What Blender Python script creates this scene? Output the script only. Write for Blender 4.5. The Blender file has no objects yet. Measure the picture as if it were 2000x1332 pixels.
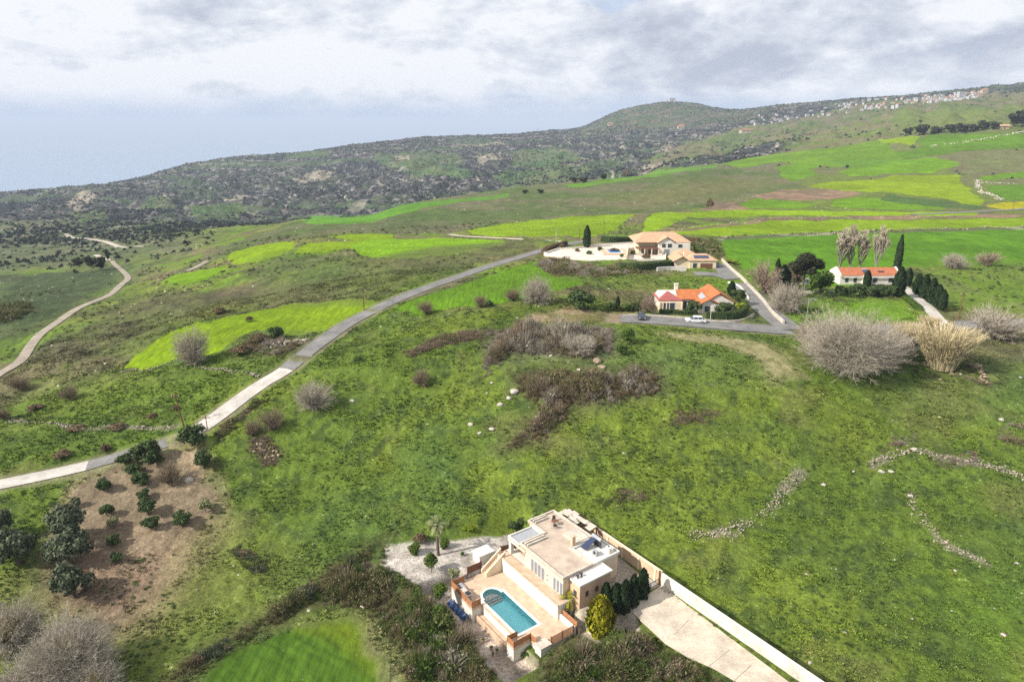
import bpy, bmesh, math, random
import numpy as np
from mathutils import Vector, Matrix
random.seed(7); R=math.radians
scn=bpy.context.scene
# ------------------------------------------------------------------ camera, light, exposure
F=1333.0; PITCH=math.atan((666-240)/F); CZ=64.0
cam=bpy.data.cameras.new('camera'); camo=bpy.data.objects.new('camera',cam); scn.collection.objects.link(camo)
cam.sensor_width=36; cam.lens=36*F/2000.0; cam.clip_start=0.5; cam.clip_end=200000
camo.location=(0,0,CZ); camo.rotation_euler=(math.pi/2-PITCH,0,0); scn.camera=camo
SUN_EL,SHAD=R(36),R(22)            # shadows fall to +X and away, 22 degrees towards +Y
sd=Vector((-math.cos(SHAD)*math.cos(SUN_EL),-math.sin(SHAD)*math.cos(SUN_EL),math.sin(SUN_EL)))
sun=bpy.data.lights.new('sun','SUN'); sun.energy=5.0; sun.angle=R(0.9); sun.color=(1,.945,.86)
suno=bpy.data.objects.new('sun',sun); scn.collection.objects.link(suno); suno.rotation_euler=sd.to_track_quat('Z','Y').to_euler()
scn.view_settings.view_transform='Standard'; scn.view_settings.look='None'; scn.view_settings.exposure=0.47; scn.view_settings.gamma=1
cy=scn.cycles; cy.use_denoising=False; cy.max_bounces=6; cy.diffuse_bounces=2; cy.glossy_bounces=2; cy.transmission_bounces=3
cy.volume_bounces=0; cy.transparent_max_bounces=6; cy.caustics_reflective=False; cy.caustics_refractive=False; cy.volume_step_rate=4
# world: daylight sky with a broken deck of cloud
w=bpy.data.worlds.new('World'); scn.world=w; w.use_nodes=True; nt=w.node_tree; N=nt.nodes; L=nt.links
for n in list(N): N.remove(n)
def nd(t,**k):
    n=N.new(t)
    for a,b in k.items(): setattr(n,a,b)
    return n
def setin(n,**k):
    for a,b in k.items():
        n.inputs[int(a[1:]) if a[0]=='_' else a].default_value=b
def mth(op,a,b=None,c=None,clamp=False):
    n=nd('ShaderNodeMath',operation=op,use_clamp=clamp)
    for i,v in enumerate((a,b,c)):
        if v is None: continue
        if isinstance(v,(int,float)): n.inputs[i].default_value=v
        else: L.new(v,n.inputs[i])
    return n.outputs[0]
out=nd('ShaderNodeOutputWorld'); bg=nd('ShaderNodeBackground'); bg.inputs[1].default_value=0.1; L.new(bg.outputs[0],out.inputs[0])
sky=nd('ShaderNodeTexSky',sky_type='NISHITA'); sky.sun_disc=False; sky.sun_elevation=SUN_EL; sky.sun_rotation=math.atan2(sd.x,sd.y)
sky.air_density=1.0; sky.dust_density=1.2; sky.ozone_density=1.5
tc=nd('ShaderNodeTexCoord'); sx=nd('ShaderNodeSeparateXYZ'); L.new(tc.outputs['Generated'],sx.inputs[0])
X,Y,Z=sx.outputs
zc=mth('ADD',mth('MAXIMUM',Z,0.0),0.055)
cx=mth('DIVIDE',X,zc); cyy=mth('DIVIDE',Y,zc)
cb=nd('ShaderNodeCombineXYZ'); L.new(cx,cb.inputs[0]); L.new(cyy,cb.inputs[1])
def noise(scale,detail,rough,dist=0.,off=(0,0,0),vec=None,sc3=(1,1,1)):
    mp=nd('ShaderNodeMapping'); mp.inputs['Location'].default_value=off; mp.inputs['Scale'].default_value=sc3; L.new(vec or cb.outputs[0],mp.inputs[0])
    n=nd('ShaderNodeTexNoise'); setin(n,Scale=scale,Detail=detail,Roughness=rough,Distortion=dist); L.new(mp.outputs[0],n.inputs['Vector']); return n.outputs[0]
def ramp(v,stops,interp='LINEAR'):
    r=nd('ShaderNodeValToRGB'); r.color_ramp.interpolation=interp; e=r.color_ramp.elements
    while len(e)<len(stops): e.new(0.5)
    for k,(p,c_) in enumerate(stops): e[k].position=p; e[k].color=(c_,c_,c_,1) if isinstance(c_,(int,float)) else (*c_,1)
    L.new(v,r.inputs[0]); return r.outputs[0]
def mix(f,a,b,mode='MIX'):
    m=nd('ShaderNodeMix',data_type='RGBA',blend_type=mode)
    if isinstance(f,(int,float)): m.inputs[0].default_value=f
    else: L.new(f,m.inputs[0])
    for i,v in ((6,a),(7,b)):
        if isinstance(v,tuple): m.inputs[i].default_value=(*v,1)
        else: L.new(v,m.inputs[i])
    return m.outputs[2]
sv=tc.outputs['Generated']
big=noise(2.4,5,.55,0.25,(1.1,1.7,.35),sv,(1,1,3.4)); fine=noise(6.0,6,.6,0.2,(8.2,4.4,1.),sv,(1,1,2.5)); det=noise(15.,7,.66,.15,(2,9,0),sv,(1,1,1.9))
cov=mth('ADD',mth('ADD',mth('MULTIPLY',big,.50),mth('MULTIPLY',fine,.34)),mth('MULTIPLY',det,.16))
cover=ramp(cov,[(.38,0.),(.46,1.)])
# clear strip of sky above the horizon, ragged lower edge of the clouds
zz=mth('ADD',Z,mth('MULTIPLY',mth('SUBTRACT',mth('ADD',mth('MULTIPLY',fine,.6),mth('MULTIPLY',big,.4)),.5),.10))
edge=ramp(zz,[(.006,0.),(.040,1.)])
cover=mth('MULTIPLY',cover,edge)
shade=mth('ADD',mth('ADD',mth('MULTIPLY',noise(3.6,5,.55,.3,(5.3,3,.9),sv,(1,1,3.2)),.50),mth('MULTIPLY',fine,.26)),mth('MULTIPLY',det,.24))
shade=mth('SUBTRACT',shade,mth('SUBTRACT',mth('MULTIPLY',X,.10),mth('MULTIPLY',Z,.12)))      # the deck thins towards the sun on the left
ccol=ramp(shade,[(.42,(3.6,3.9,4.65)),(.465,(4.6,4.85,5.5)),(.505,(5.7,5.95,6.4)),(.55,(7.1,7.15,7.35))])
hor=ramp(Z,[(0.,(3.2,4.0,5.7)),(.03,(3.7,4.6,6.1)),(.08,(4.2,5.1,6.4)),(.2,(3.9,5.2,7.2)),(.5,(2.6,3.9,6.6))])
base=mix(.92,sky.outputs[0],hor)
L.new(mix(mth('MULTIPLY',cover,.95),base,ccol),bg.inputs[0])
# ------------------------------------------------------------------ picture point -> ground point
cp,sp=math.cos(PITCH),math.sin(PITCH)
def ray(px,py):
    x=(px-1000)/F; y=-(py-666)/F
    return x,cp+y*sp,-sp+y*cp
def azt(px,py):
    dx,dy,dz=ray(px,py); h=math.hypot(dx,dy); return math.atan2(dx,dy),-dz/h
def at_z(px,py,z):
    d=ray(px,py); k=(z-CZ)/d[2]; return d[0]*k,d[1]*k
def pchip(x,y,xi):
    x=np.asarray(x,float); y=np.asarray(y,float); h=np.diff(x); d=np.diff(y)/h; m=np.zeros_like(y)
    m[0]=d[0]; m[-1]=d[-1]
    for i in range(1,len(x)-1):
        if d[i-1]*d[i]>0:
            w1=2*h[i]+h[i-1]; w2=h[i]+2*h[i-1]; m[i]=(w1+w2)/(w1/d[i-1]+w2/d[i])
    xi=np.clip(xi,x[0],x[-1]); k=np.clip(np.searchsorted(x,xi)-1,0,len(x)-2); t=(xi-x[k])/h[k]
    return ((1+2*t)*(1-t)**2)*y[k]+t*(1-t)**2*h[k]*m[k]+t*t*(3-2*t)*y[k+1]+t*t*(t-1)*h[k]*m[k+1]
# rows of the terrain, near to far: (px, py, horizontal distance) of points seen in the photograph
ROWS=[
 [(-150,1332,66),(500,1332,66),(1000,1332,65),(1500,1332,66),(2150,1332,66)],
 [(-150,1180,81),(300,1190,80),(650,1190,79.5),(1000,1200,78),(1250,1190,79),(1600,1180,80),(2150,1180,80)],
 [(-150,1060,92),(300,1060,93),(700,1060,93),(1080,1060,91),(1500,1050,93),(2150,1050,92)],
 [(-150,960,105),(300,960,105),(700,950,105),(1100,950,103),(1500,950,104),(2150,950,105)],
 [(-150,870,122),(300,860,119),(550,850,117),(800,850,116),(1100,850,114),(1500,850,116),(2150,850,118)],
 [(-150,800,143),(300,790,135),(550,780,129),(800,780,127),(1100,770,124),(1500,770,128),(2150,780,129)],
 [(-150,740,171),(250,730,152),(500,720,143),(700,700,141),(1000,690,139),(1250,690,139),(1550,700,141),(2150,720,144)],
 [(-150,690,205),(200,660,186),(400,650,173),(620,650,163),(800,640,158),(1000,635,155),(1250,635,158),(1600,650,161),(2150,665,164)],
 [(-150,630,268),(200,600,240),(400,600,210),(620,595,194),(800,585,184),(1050,575,184),(1350,580,190),(1650,595,188),(2150,615,195)],
 [(-150,580,370),(200,545,345),(400,535,290),(620,530,246),(800,525,235),(1050,510,246),(1350,510,245),(1650,545,225),(2150,565,230)],
 [(-150,525,560),(200,502,500),(400,495,365),(620,490,300),(800,480,300),(1050,465,310),(1350,460,325),(1650,500,275),(2150,520,280)],
 [(-150,478,820),(200,462,760),(380,465,520),(500,460,440),(620,455,390),(800,448,400),(1050,430,430),(1350,418,450),(1650,440,380),(2150,440,390)],
 [(-150,440,1100),(200,434,1060),(400,448,720),(520,442,600),(600,428,560),(700,424,580),(790,400,640),(920,380,720),(1100,357,800),(1240,345,820),(1400,330,860),(1650,345,700),(2150,350,640)],
 [(-150,425,1300),(200,418,1320),(400,436,1000),(600,440,900),(800,425,1000),(1000,395,1050),(1240,358,1060),(1400,320,1040),(1650,290,1000),(1850,262,960),(2150,240,940)],
 [(-150,408,1600),(200,395,1620),(500,395,1500),(800,372,1550),(1000,345,1600),(1200,318,1650),(1400,292,1640),(1600,262,1560),(1800,228,1500),(2150,190,1450)],
 [(-150,390,1950),(200,362,2000),(500,345,2050),(800,315,2150),(1000,295,2250),(1200,268,2400),(1350,245,2500),(1500,240,2200),(1700,212,2050),(2000,175,2000),(2150,163,2000)],
 [(-150,384,2150),(0,375,2180),(120,370,2250),(250,352,2300),(370,318,2400),(480,303,2500),(560,298,2600),(700,281,2750),(860,266,2900),(1000,262,3000),(1080,254,3050),(1120,253,3150),(1200,218,3150),(1270,201,3150),(1330,197,3150),(1390,207,3100),(1440,214,2950),(1500,207,2700),(1620,196,2600),(1750,187,2500),(1850,178,2450),(1960,166,2400),(2050,155,2400),(2150,140,2400)],
]
AZ0,AZ1,NA=R(-56),R(56),1400
az=np.linspace(AZ0,AZ1,NA)
s=np.concatenate([np.linspace(math.log(3),math.log(52),14)[:-1],np.arange(math.log(52),math.log(230),.0026),np.arange(math.log(230),math.log(3600),.0052),np.linspace(math.log(3600),math.log(14000),40)])
NS=len(s)
KA=[];KS=[]
ones=np.ones(NA)
KS.append(ones*math.log(3)); KA.append(ones*(CZ+9)/3)
KS.append(ones*math.log(40)); KA.append(ones*(CZ+7)/40)
for row in ROWS:
    q=sorted([(azt(a,b)[0],math.log(D/math.cos(azt(a,b)[0])),azt(a,b)[1]) for a,b,D in row]); q=np.array(q)
    KS.append(pchip(q[:,0],q[:,1],az)); KA.append(pchip(q[:,0],q[:,2],az))
sl=KS[-1]; tl=KA[-1]; zl=CZ-np.exp(sl)*tl
KS.append(sl+.10); KA.append((CZ-(zl-60))/np.exp(sl+.10))
KS.append(sl+.45); KA.append((CZ-(zl*.3-360))/np.exp(sl+.45))
KS.append(ones*math.log(14000)); KA.append(ones*(CZ+760)/14000)
KS=np.array(KS); KA=np.array(KA)
T=np.empty((NA,NS))
for i in range(NA): T[i]=pchip(KS[:,i],KA[:,i],s)
def gsm(A,sig,axis):
    k=int(3*sig); g=np.exp(-.5*(np.arange(-k,k+1)/sig)**2); g/=g.sum()
    P=np.pad(A,[(k,k) if a==axis else (0,0) for a in range(A.ndim)],mode='edge'); o=np.zeros_like(A)
    for j,wt in enumerate(g):
        o+=wt*np.take(P,np.arange(j,j+A.shape[axis]),axis=axis)
    return o
T[:,14:]=gsm(T[:,14:],5,1); T=gsm(T,7,0)
D=np.exp(s)[None,:]*np.ones((NA,1)); WX=np.sin(az)[:,None]*D; WY=np.cos(az)[:,None]*D
H=CZ-D*T
# numpy value noise
def hsh(i,j,seed):
    n=(i.astype(np.int64)*374761393+j.astype(np.int64)*668265263+seed*2147483647)&0xffffffff
    n=((n^(n>>13))*1274126177)&0xffffffff
    return ((n^(n>>16))&0xffffff)/float(0xffffff)
def vn(x,y,lam,seed=0):
    x=x/lam; y=y/lam; i=np.floor(x); j=np.floor(y); u=x-i; v=y-j; u=u*u*u*(u*(u*6-15)+10); v=v*v*v*(v*(v*6-15)+10)
    return (hsh(i,j,seed)*(1-u)+hsh(i+1,j,seed)*u)*(1-v)+(hsh(i,j+1,seed)*(1-u)+hsh(i+1,j+1,seed)*u)*v
def fbm(x,y,lam,o=3,seed=0,g=.5):
    t=0;a=1;sm=0
    for k in range(o):
        c_,s_=math.cos(k*1.1+.5),math.sin(k*1.1+.5)
        t=t+a*vn(x*c_-y*s_,x*s_+y*c_,lam/2**k,seed+k*17); sm+=a; a*=g
    return t/sm
# ------------------------------------------------------------------ ground queries
def smooth(e0,e1,x): t=np.clip((x-e0)/(e1-e0),0,1); return t*t*(3-2*t)
def fidx(x,y):
    a=np.arctan2(x,y); d=np.hypot(x,y)
    fi=np.clip((a-AZ0)/(AZ1-AZ0)*(NA-1),0,NA-1.001); fj=np.clip(np.interp(np.log(np.maximum(d,3.001)),s,np.arange(NS)),0,NS-1.001); return fi,fj
def gz(x,y):
    x=np.asarray(x,float); y=np.asarray(y,float); fi,fj=fidx(x,y); i=fi.astype(int); j=fj.astype(int); a=fi-i; b=fj-j
    return (H[i,j]*(1-a)+H[i+1,j]*a)*(1-b)+(H[i,j+1]*(1-a)+H[i+1,j+1]*a)*b
def cast(px,py,dmin=45):
    a,t=azt(px,py); fi=min(max((a-AZ0)/(AZ1-AZ0)*(NA-1),0),NA-1.001); i=int(fi); f=fi-i
    col=(CZ-(H[i]*(1-f)+H[i+1]*f))/D[0]; j0=int(np.searchsorted(s,math.log(dmin))); j1=int(np.searchsorted(s,math.log(3600)))
    seg=col[j0:j1]; k=np.nonzero(seg<=t)[0]
    if len(k)==0: j=int(np.argmin(seg)); return a,s[j0+j]
    k=k[0]
    if k==0: return a,s[j0]
    u=(seg[k-1]-t)/(seg[k-1]-seg[k]+1e-12); return a,s[j0+k-1]+u*(s[j0+k]-s[j0+k-1])
def G(px,py,dmin=45):
    a,l=cast(px,py,dmin); d=math.exp(l); x,y=math.sin(a)*d,math.cos(a)*d; return Vector((x,y,float(gz(x,y))))
# local frame of the near villa
TH=R(-54.3); VU=(math.cos(TH),math.sin(TH)); VV=(-math.sin(TH),math.cos(TH)); VO=(-4.1,80.4)
def V(u,v): return (VO[0]+u*VU[0]+v*VV[0],VO[1]+u*VU[1]+v*VV[1])
def segdist(P,x,y,closed):
    P=np.array(P); Q=np.roll(P,-1,0) if closed else P[1:]; P=P if closed else P[:-1]
    best=np.full(x.shape,1e9); val=np.zeros(x.shape)
    for k,(p,q) in enumerate(zip(P,Q)):
        dx,dy=q[0]-p[0],q[1]-p[1]; l2=dx*dx+dy*dy+1e-9
        t=np.clip(((x-p[0])*dx+(y-p[1])*dy)/l2,0,1); d=np.hypot(x-p[0]-t*dx,y-p[1]-t*dy)
        m=d<best; best=np.where(m,d,best); val=np.where(m,k+t,val)
    return best,val
def inpoly(P,x,y):
    c=np.zeros(x.shape,bool); n=len(P)
    for k in range(n):
        x1,y1=P[k]; x2,y2=P[(k+1)%n]
        if y1==y2: continue
        c^=((y1>y)!=(y2>y))&(x<(x2-x1)*(y-y1)/(y2-y1)+x1)
    return c
def sub(P,mg):
    P=np.array(P); fi,fj=[],[]
    mid=[(P[k]*(1-t)+P[(k+1)%len(P)]*t) for k in range(len(P)) for t in (0,.25,.5,.75)]; mid=np.array(mid)
    for ox in (-mg,0,mg):
        for oy in (-mg,0,mg):
            a,b=fidx(mid[:,0]+ox,mid[:,1]+oy); fi+=list(a); fj+=list(b)
    return slice(int(min(fi)),int(max(fi))+2),slice(int(min(fj)),int(max(fj))+2)
FLAT=np.zeros_like(H)        # 1 where roads, yards and pads keep the ground even
def pad(P,z,bl=2.5):
    a,b=sub(P,bl); x,y=WX[a,b],WY[a,b]; d,_=segdist(P,x,y,True); d=np.where(inpoly(P,x,y),0,d); wgt=1-smooth(0.15,bl,d)
    zz=z(x,y) if callable(z) else z
    H[a,b]=H[a,b]*(1-wgt)+zz*wgt; FLAT[a,b]=np.maximum(FLAT[a,b],wgt)
rect=lambda u0,u1,v0,v1:[V(u0,v0),V(u1,v0),V(u1,v1),V(u0,v1)]
def UVof(x,y): dx,dy=x-VO[0],y-VO[1]; return dx*VU[0]+dy*VU[1],dx*VV[0]+dy*VV[1]
GARDEN=[V(-19,-5.5),V(-15.2,-8),V(-9,-7.6),V(-4,-5),V(-5.3,6),V(-5,12),V(-10.5,12.6),V(-14.5,1.5)]
DRIVE=[V(10.6,9.2),V(13,14),V(16,14.8),V(21,15.4),V(28,17),V(45,17.5),V(60,17),V(60,21.6),V(13,21.6),V(0,21.6),V(0,18),V(10.6,18)]
pad(GARDEN,.55,3)
pad(rect(-6.5,13.5,-5.2,-.2),-2.3,1.6)
pad(rect(-5,12.5,.2,9),-.9,.8)
pad(rect(-2,8.5,-.2,3.7),-2.8,.5)
pad(rect(10.8,15,5.5,14),-.4,1.5)
pad(rect(-4.3,10.4,9.6,20),.9,1.2)
pad(DRIVE,lambda x,y: 1.15+0*x,2.0)
# roads: centre lines traced over the ground, ribbons of real width
def catmull(P,step):
    P=[Vector(p) for p in P]; P=[P[0]*2-P[1]]+P+[P[-1]*2-P[-2]]; o=[]
    for k in range(1,len(P)-2):
        n=max(2,int((P[k+1]-P[k]).length/step))
        for q in range(n):
            t=q/n; a,b,c_,d=P[k-1:k+3]; o.append(.5*((2*b)+(c_-a)*t+(2*a-5*b+4*c_-d)*t*t+(3*b-a-3*c_+d)*t**3))
    o.append(P[-2]); return o
def line(pts,step=3.0,dmin=45):
    w_=[G(a,b,dmin) for a,b in pts]; P=catmull([(p.x,p.y,0) for p in w_],step)
    z=gz([p.x for p in P],[p.y for p in P]); k=4; zp=np.pad(z,(k,k),mode='reflect' if len(z)>k else 'edge'); z=np.convolve(zp,np.ones(2*k+1)/(2*k+1),'valid')
    return [Vector((p.x,p.y,float(q))) for p,q in zip(P,z)]
def flatten(P,wd,bl=2.5,dz=.1):
    xy=[(p.x,p.y) for p in P]; zs=np.array([p.z for p in P])
    for k0 in range(0,len(xy)-1,12):
        ch=xy[k0:k0+13]; zc_=zs[k0:k0+13]
        a,b=sub(ch,wd/2+bl+1); x,y=WX[a,b],WY[a,b]; d,v_=segdist(ch,x,y,False); wgt=1-smooth(wd/2+.1,wd/2+bl,d)
        wgt=np.where(((v_<=0)&(k0>0))|((v_>=len(ch)-1)&(k0+13<len(xy))),wgt*(d<wd/2+bl),wgt)
        zz=np.interp(v_,np.arange(len(ch)),zc_)-dz
        H[a,b]=H[a,b]*(1-wgt)+zz*wgt; FLAT[a,b]=np.maximum(FLAT[a,b],wgt)
LROAD=[(-90,968),(0,948),(80,932),(170,910),(260,885),(340,860),(395,835),(440,803),(500,757),(560,717),(620,672),(680,632),(740,600),(800,574),(880,546),(960,519),(1030,498),(1075,485),(1115,476),(1140,472)]
ROADS={}
ROADS['l']=(line(LROAD,2.5),4.1)
ROADS['c']=(line([(1212,620),(1235,622),(1300,627),(1380,633),(1460,640),(1530,645),(1600,648),(1700,645),(1800,640),(1900,634),(2010,630),(2120,628)],2.5),7.0)
ROADS['b']=(line([(1545,646),(1520,625),(1490,600),(1462,572),(1435,545),(1418,530),(1402,516)],2.5),6.6)
ROADS['f']=(line([(1433,547),(1418,541),(1395,536),(1355,534)],1.5),6.0)
ROADS['d']=(line([(1745,545),(1765,562),(1790,583),(1815,604),(1842,634)],2),3.4)
TRACKS=[([(-60,770),(0,730),(38,705),(62,672),(80,652),(110,630),(150,604),(185,588),(215,575),(236,557),(250,543),(240,530),(228,520),(219,512)],2.8),
 ([(212,508),(200,503),(188,500)],4),([(236,484),(222,478),(200,471),(170,467),(145,465),(128,458)],5.5),([(236,484),(262,482),(290,478)],4),
 ([(365,531),(385,521),(405,509)],2.4),([(876,461),(930,463),(990,466),(1060,469),(1100,471)],3.2),
 ([(2030,404),(1990,409),(1950,411),(1900,414),(1840,417),(1780,419)],4.6)]
for k,(P,wd) in ROADS.items(): flatten(P,wd,3.0)
TR=[]
for pts,wd in TRACKS: P=line(pts,4.); flatten(P,wd,wd); TR.append((P,wd))
# yards of the farther houses
def yard(pts,z=None,bl=3):
    P=[G(*p) for p in pts]; z=sum(p.z for p in P)/len(P) if z is None else z; pad([(p.x,p.y) for p in P],z,bl); return z
ZO=yard([(1285,610),(1290,578),(1440,578),(1450,625),(1370,620)],bl=3)
ZR=yard([(1560,572),(1575,545),(1750,540),(1755,575)],bl=3)
ZU=yard([(1085,498),(1130,484),(1235,480),(1330,480),(1385,500),(1385,525),(1320,522),(1240,508),(1170,509),(1110,506)],bl=2.5)
# ------------------------------------------------------------------ relief
lam=np.maximum(D,60)/100.
n1=fbm(WX,WY,9,3,3)-.5; n2=fbm(WX,WY,1.5,2,9)-.5; n3=fbm(WX,WY,60,4,21)-.5; n4=fbm(WX,WY,16,3,31)-.5
near=1-smooth(math.log(150),math.log(330),np.log(D)); far=smooth(math.log(850),math.log(1300),np.log(D))
H0=H.copy()
# ------------------------------------------------------------------ what grows where: ground colour by plot
warp=.6*np.minimum(D/100,12)
wn1=fbm(WX,WY,5,3,41)-.5; wn2=fbm(WX,WY,5,3,43)-.5; wf1=fbm(WX,WY,40,3,45)-.5; wf2=fbm(WX,WY,40,3,47)-.5
kf=np.clip((D-250)/600,0,1); PX=WX+(wn1*3.2)*(1-kf)+wf1*14*kf; PY=WY+(wn2*3.2)*(1-kf)+wf2*22*kf
COL=np.zeros((NA,NS,3)); ROUGH=np.ones((NA,NS)); SCR=np.zeros((NA,NS)); CROP=np.zeros((NA,NS))
def lerp(A,B,t): return A+(np.array(B)-A)*t[...,None]
g1=fbm(WX,WY,22,4,51); g2=fbm(WX,WY,6,3,57); g3=fbm(WX,WY,1.8,2,61); g4=fbm(WX,WY,120,4,67); g5=fbm(WX,WY,45,4,71); g6=fbm(WX,WY,14,3,73)
ng=np.zeros_like(COL)+np.array((.100,.148,.022))
ng=lerp(ng,(.130,.176,.024),smooth(.45,.68,g1)); ng=lerp(ng,(.076,.112,.024),smooth(.5,.75,g2)*.5); ng=lerp(ng,(.050,.078,.022),smooth(.5,.8,g3)*.7); ng=lerp(ng,(.060,.115,.030),smooth(.55,.7,fbm(WX,WY,33,3,81))*.5)
ng=lerp(ng,(.155,.150,.050),smooth(.62,.8,fbm(WX,WY,13,3,75))*.45)
mg=np.zeros_like(COL)+np.array((.142,.160,.040)); mg=lerp(mg,(.115,.185,.022),smooth(.42,.58,g5)); mg=lerp(mg,(.145,.120,.070),smooth(.50,.66,g1)*.8); mg=lerp(mg,(.062,.080,.030),smooth(.52,.7,g6)*.55); mg=lerp(mg,(.055,.060,.030),smooth(.58,.74,g2)*.6)
fg=np.zeros_like(COL)+np.array((.040,.043,.038)); fg=lerp(fg,(.055,.070,.034),smooth(.45,.62,g4)*.6); fg=lerp(fg,(.125,.108,.098),smooth(.50,.66,g5)*.55); fg=lerp(fg,(.020,.023,.024),smooth(.46,.60,g6)*.75); fg=lerp(fg,(.30,.27,.25),smooth(.62,.76,fbm(WX,WY,13,3,77))*.5)
lnD=np.log(D)
a1=smooth(math.log(165),math.log(200),lnD+ .12*(g1-.5)); COL=ng*(1-a1)[...,None]+mg*a1[...,None]
a2=smooth(math.log(700),math.log(1000),lnD+.3*(g5-.5)); COL=COL*(1-a2)[...,None]+fg*a2[...,None]; SCR=a2.copy()
def uvpoly(pts,dmin=45,dmax=None):
    P=[]
    n=len(pts)
    for k in range(n):
        (x0,y0),(x1,y1)=pts[k],pts[(k+1)%n]; m=max(1,int(math.hypot(x1-x0,y1-y0)/60))
        for q in range(m):
            a,l=cast(x0+(x1-x0)*q/m,y0+(y1-y0)*q/m,dmin); d=math.exp(l); P.append((math.sin(a)*d,math.cos(a)*d))
    return P
def paint(pts,col,al=1.,soft=0.,dmin=45,var=None,crop=0.,rough=None,scr=0.,world=False,sharp=False):
    P=pts if world else uvpoly(pts,dmin)
    a,b=sub(P,3+soft)
    x,y=(WX[a,b],WY[a,b]) if sharp else (PX[a,b],PY[a,b])
    m=inpoly(P,x,y).astype(float)
    if soft>0:
        d,_=segdist(P,x,y,True); m=np.where(m>0,smooth(0,soft,d)*.5+.5,.5-.5*smooth(0,soft,d))
    m=m*al
    if var is not None:
        nz=var[0][a,b]; c_=np.zeros(m.shape+(3,))+np.array(col); c_=lerp(c_,var[1],smooth(var[2],var[3],nz))
    else: c_=np.array(col)
    COL[a,b]=COL[a,b]*(1-m)[...,None]+c_*m[...,None]
    SCR[a,b]=SCR[a,b]*(1-m)+scr*m; CROP[a,b]=np.maximum(CROP[a,b]*(1-m),crop*m)
    if rough is not None: ROUGH[a,b]=ROUGH[a,b]*(1-m)+rough*m
    return P
YG=(.175,.27,.006); LG=(.085,.19,.006); OL=(.082,.112,.036); OL2=(.120,.118,.062); BR=(.16,.12,.075)
paint([(-80,436),(200,430),(330,446),(400,468),(340,500),(250,502),(232,528),(100,520),(0,532),(-80,540)],(.075,.095,.042),.9,soft=20,var=(g5,(.12,.125,.07),.45,.6),scr=.5)
paint([(-80,540),(230,525),(330,505),(250,545),(150,600),(0,660),(-80,690)],(.070,.110,.034),.75,soft=12,var=(g6,(.075,.075,.05),.5,.66),scr=.35)
# terraces, strips of green and pale banks on the far slopes
st_=fbm(WX*.35,WY*1.3,60,4,501); stf=a2*smooth(.56,.63,st_)*smooth(.42,.55,fbm(WX,WY,420,2,503)); COL=lerp(COL,(.058,.100,.032),stf*.55); SCR*=1-.6*stf
tl_=np.abs(((H0+8*fbm(WX,WY,150,3,505))/9.)%1-.5); tm_=a2*(tl_<.05)*smooth(.50,.60,fbm(WX,WY,170,3,507)); COL=lerp(COL,(.30,.27,.22),tm_*.6)
# far ridge patches
for p in ([(250,405),(330,395),(360,410),(290,420)],[(820,335),(900,332),(930,345),(850,350)],[(1000,300),(1060,292),(1130,300),(1140,318),(1080,330),(1000,322)],[(730,300),(800,296),(900,302),(905,325),(840,335),(770,328),(735,315)],[(560,302),(640,294),(665,300),(600,308),(560,310)],
          [(380,412),(440,406),(480,412),(470,428),(400,432),(372,425)],[(1000,330),(1100,325),(1180,335),(1120,352),(1010,362),(960,352)],[(780,322),(850,318),(900,330),(890,345),(800,345)],
          [(1190,232),(1300,228),(1340,240),(1280,250),(1200,246)],[(140,420),(200,415),(210,430),(150,440)],[(250,440),(330,430),(370,440),(300,455)]):
    paint(p,(.055,.105,.028),.65,var=(g5,(.09,.115,.04),.4,.6),scr=.35)
for p in ([(425,395),(440,383),(470,382),(500,385),(505,392),(470,402)],[(930,312),(975,305),(985,315),(940,325)],[(880,282),(985,278),(990,284),(880,288)],[(1240,345),(1300,280),(1330,285),(1290,330)],[(120,395),(170,375),(190,390),(150,415)],[(560,350),(640,335),(650,345),(600,360)],[(770,305),(800,303),(800,312),(770,314)]):
    paint(p,(.30,.26,.19),.7,var=(g6,(.17,.15,.11),.4,.6),scr=.6)
paint([(1130,262),(1200,222),(1260,203),(1330,198),(1380,206),(1440,213),(1500,215),(1480,236),(1380,246),(1240,256)],(.060,.080,.040),.8,soft=60,var=(g5,(.10,.09,.06),.45,.6),scr=.75)
paint([(1400,262),(1560,232),(1700,200),(1850,190),(2100,172),(2100,230),(1900,238),(1700,262),(1500,292),(1300,320),(1250,318)],(.085,.115,.034),.95,var=(g5,(.125,.115,.062),.42,.62),scr=.12)
# the hill behind the fields
paint([(1380,335),(1480,305),(1640,272),(1760,262),(1830,262),(2120,245),(2120,425),(1380,425)],(.115,.150,.030),.95,soft=15,var=(g5,(.125,.125,.055),.45,.62),scr=0.)
paint([(1500,305),(1600,262),(1700,235),(1850,215),(2120,205),(2120,250),(1830,262),(1640,275)],(.105,.140,.034),.9,soft=25,var=(g5,(.13,.125,.06),.45,.62),scr=.06)
paint([(320,545),(400,500),(450,478),(520,455),(590,430),(700,424),(800,400),(920,379),(1050,362),(1230,344),(1410,318),(1500,312),(1530,350),(1575,365),(1450,385),(1370,408),(1180,420),(1000,432),(900,455),(760,455),(660,456),(560,470),(450,492),(400,520)],OL,1,var=(g5,OL2,.42,.62),scr=0)
paint([(700,440),(800,415),(900,420),(820,450),(720,455)],(.060,.100,.028),.6,soft=20); paint([(1200,385),(1350,355),(1500,345),(1520,360),(1380,390),(1220,410)],(.145,.135,.055),.7,soft=25)
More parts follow.
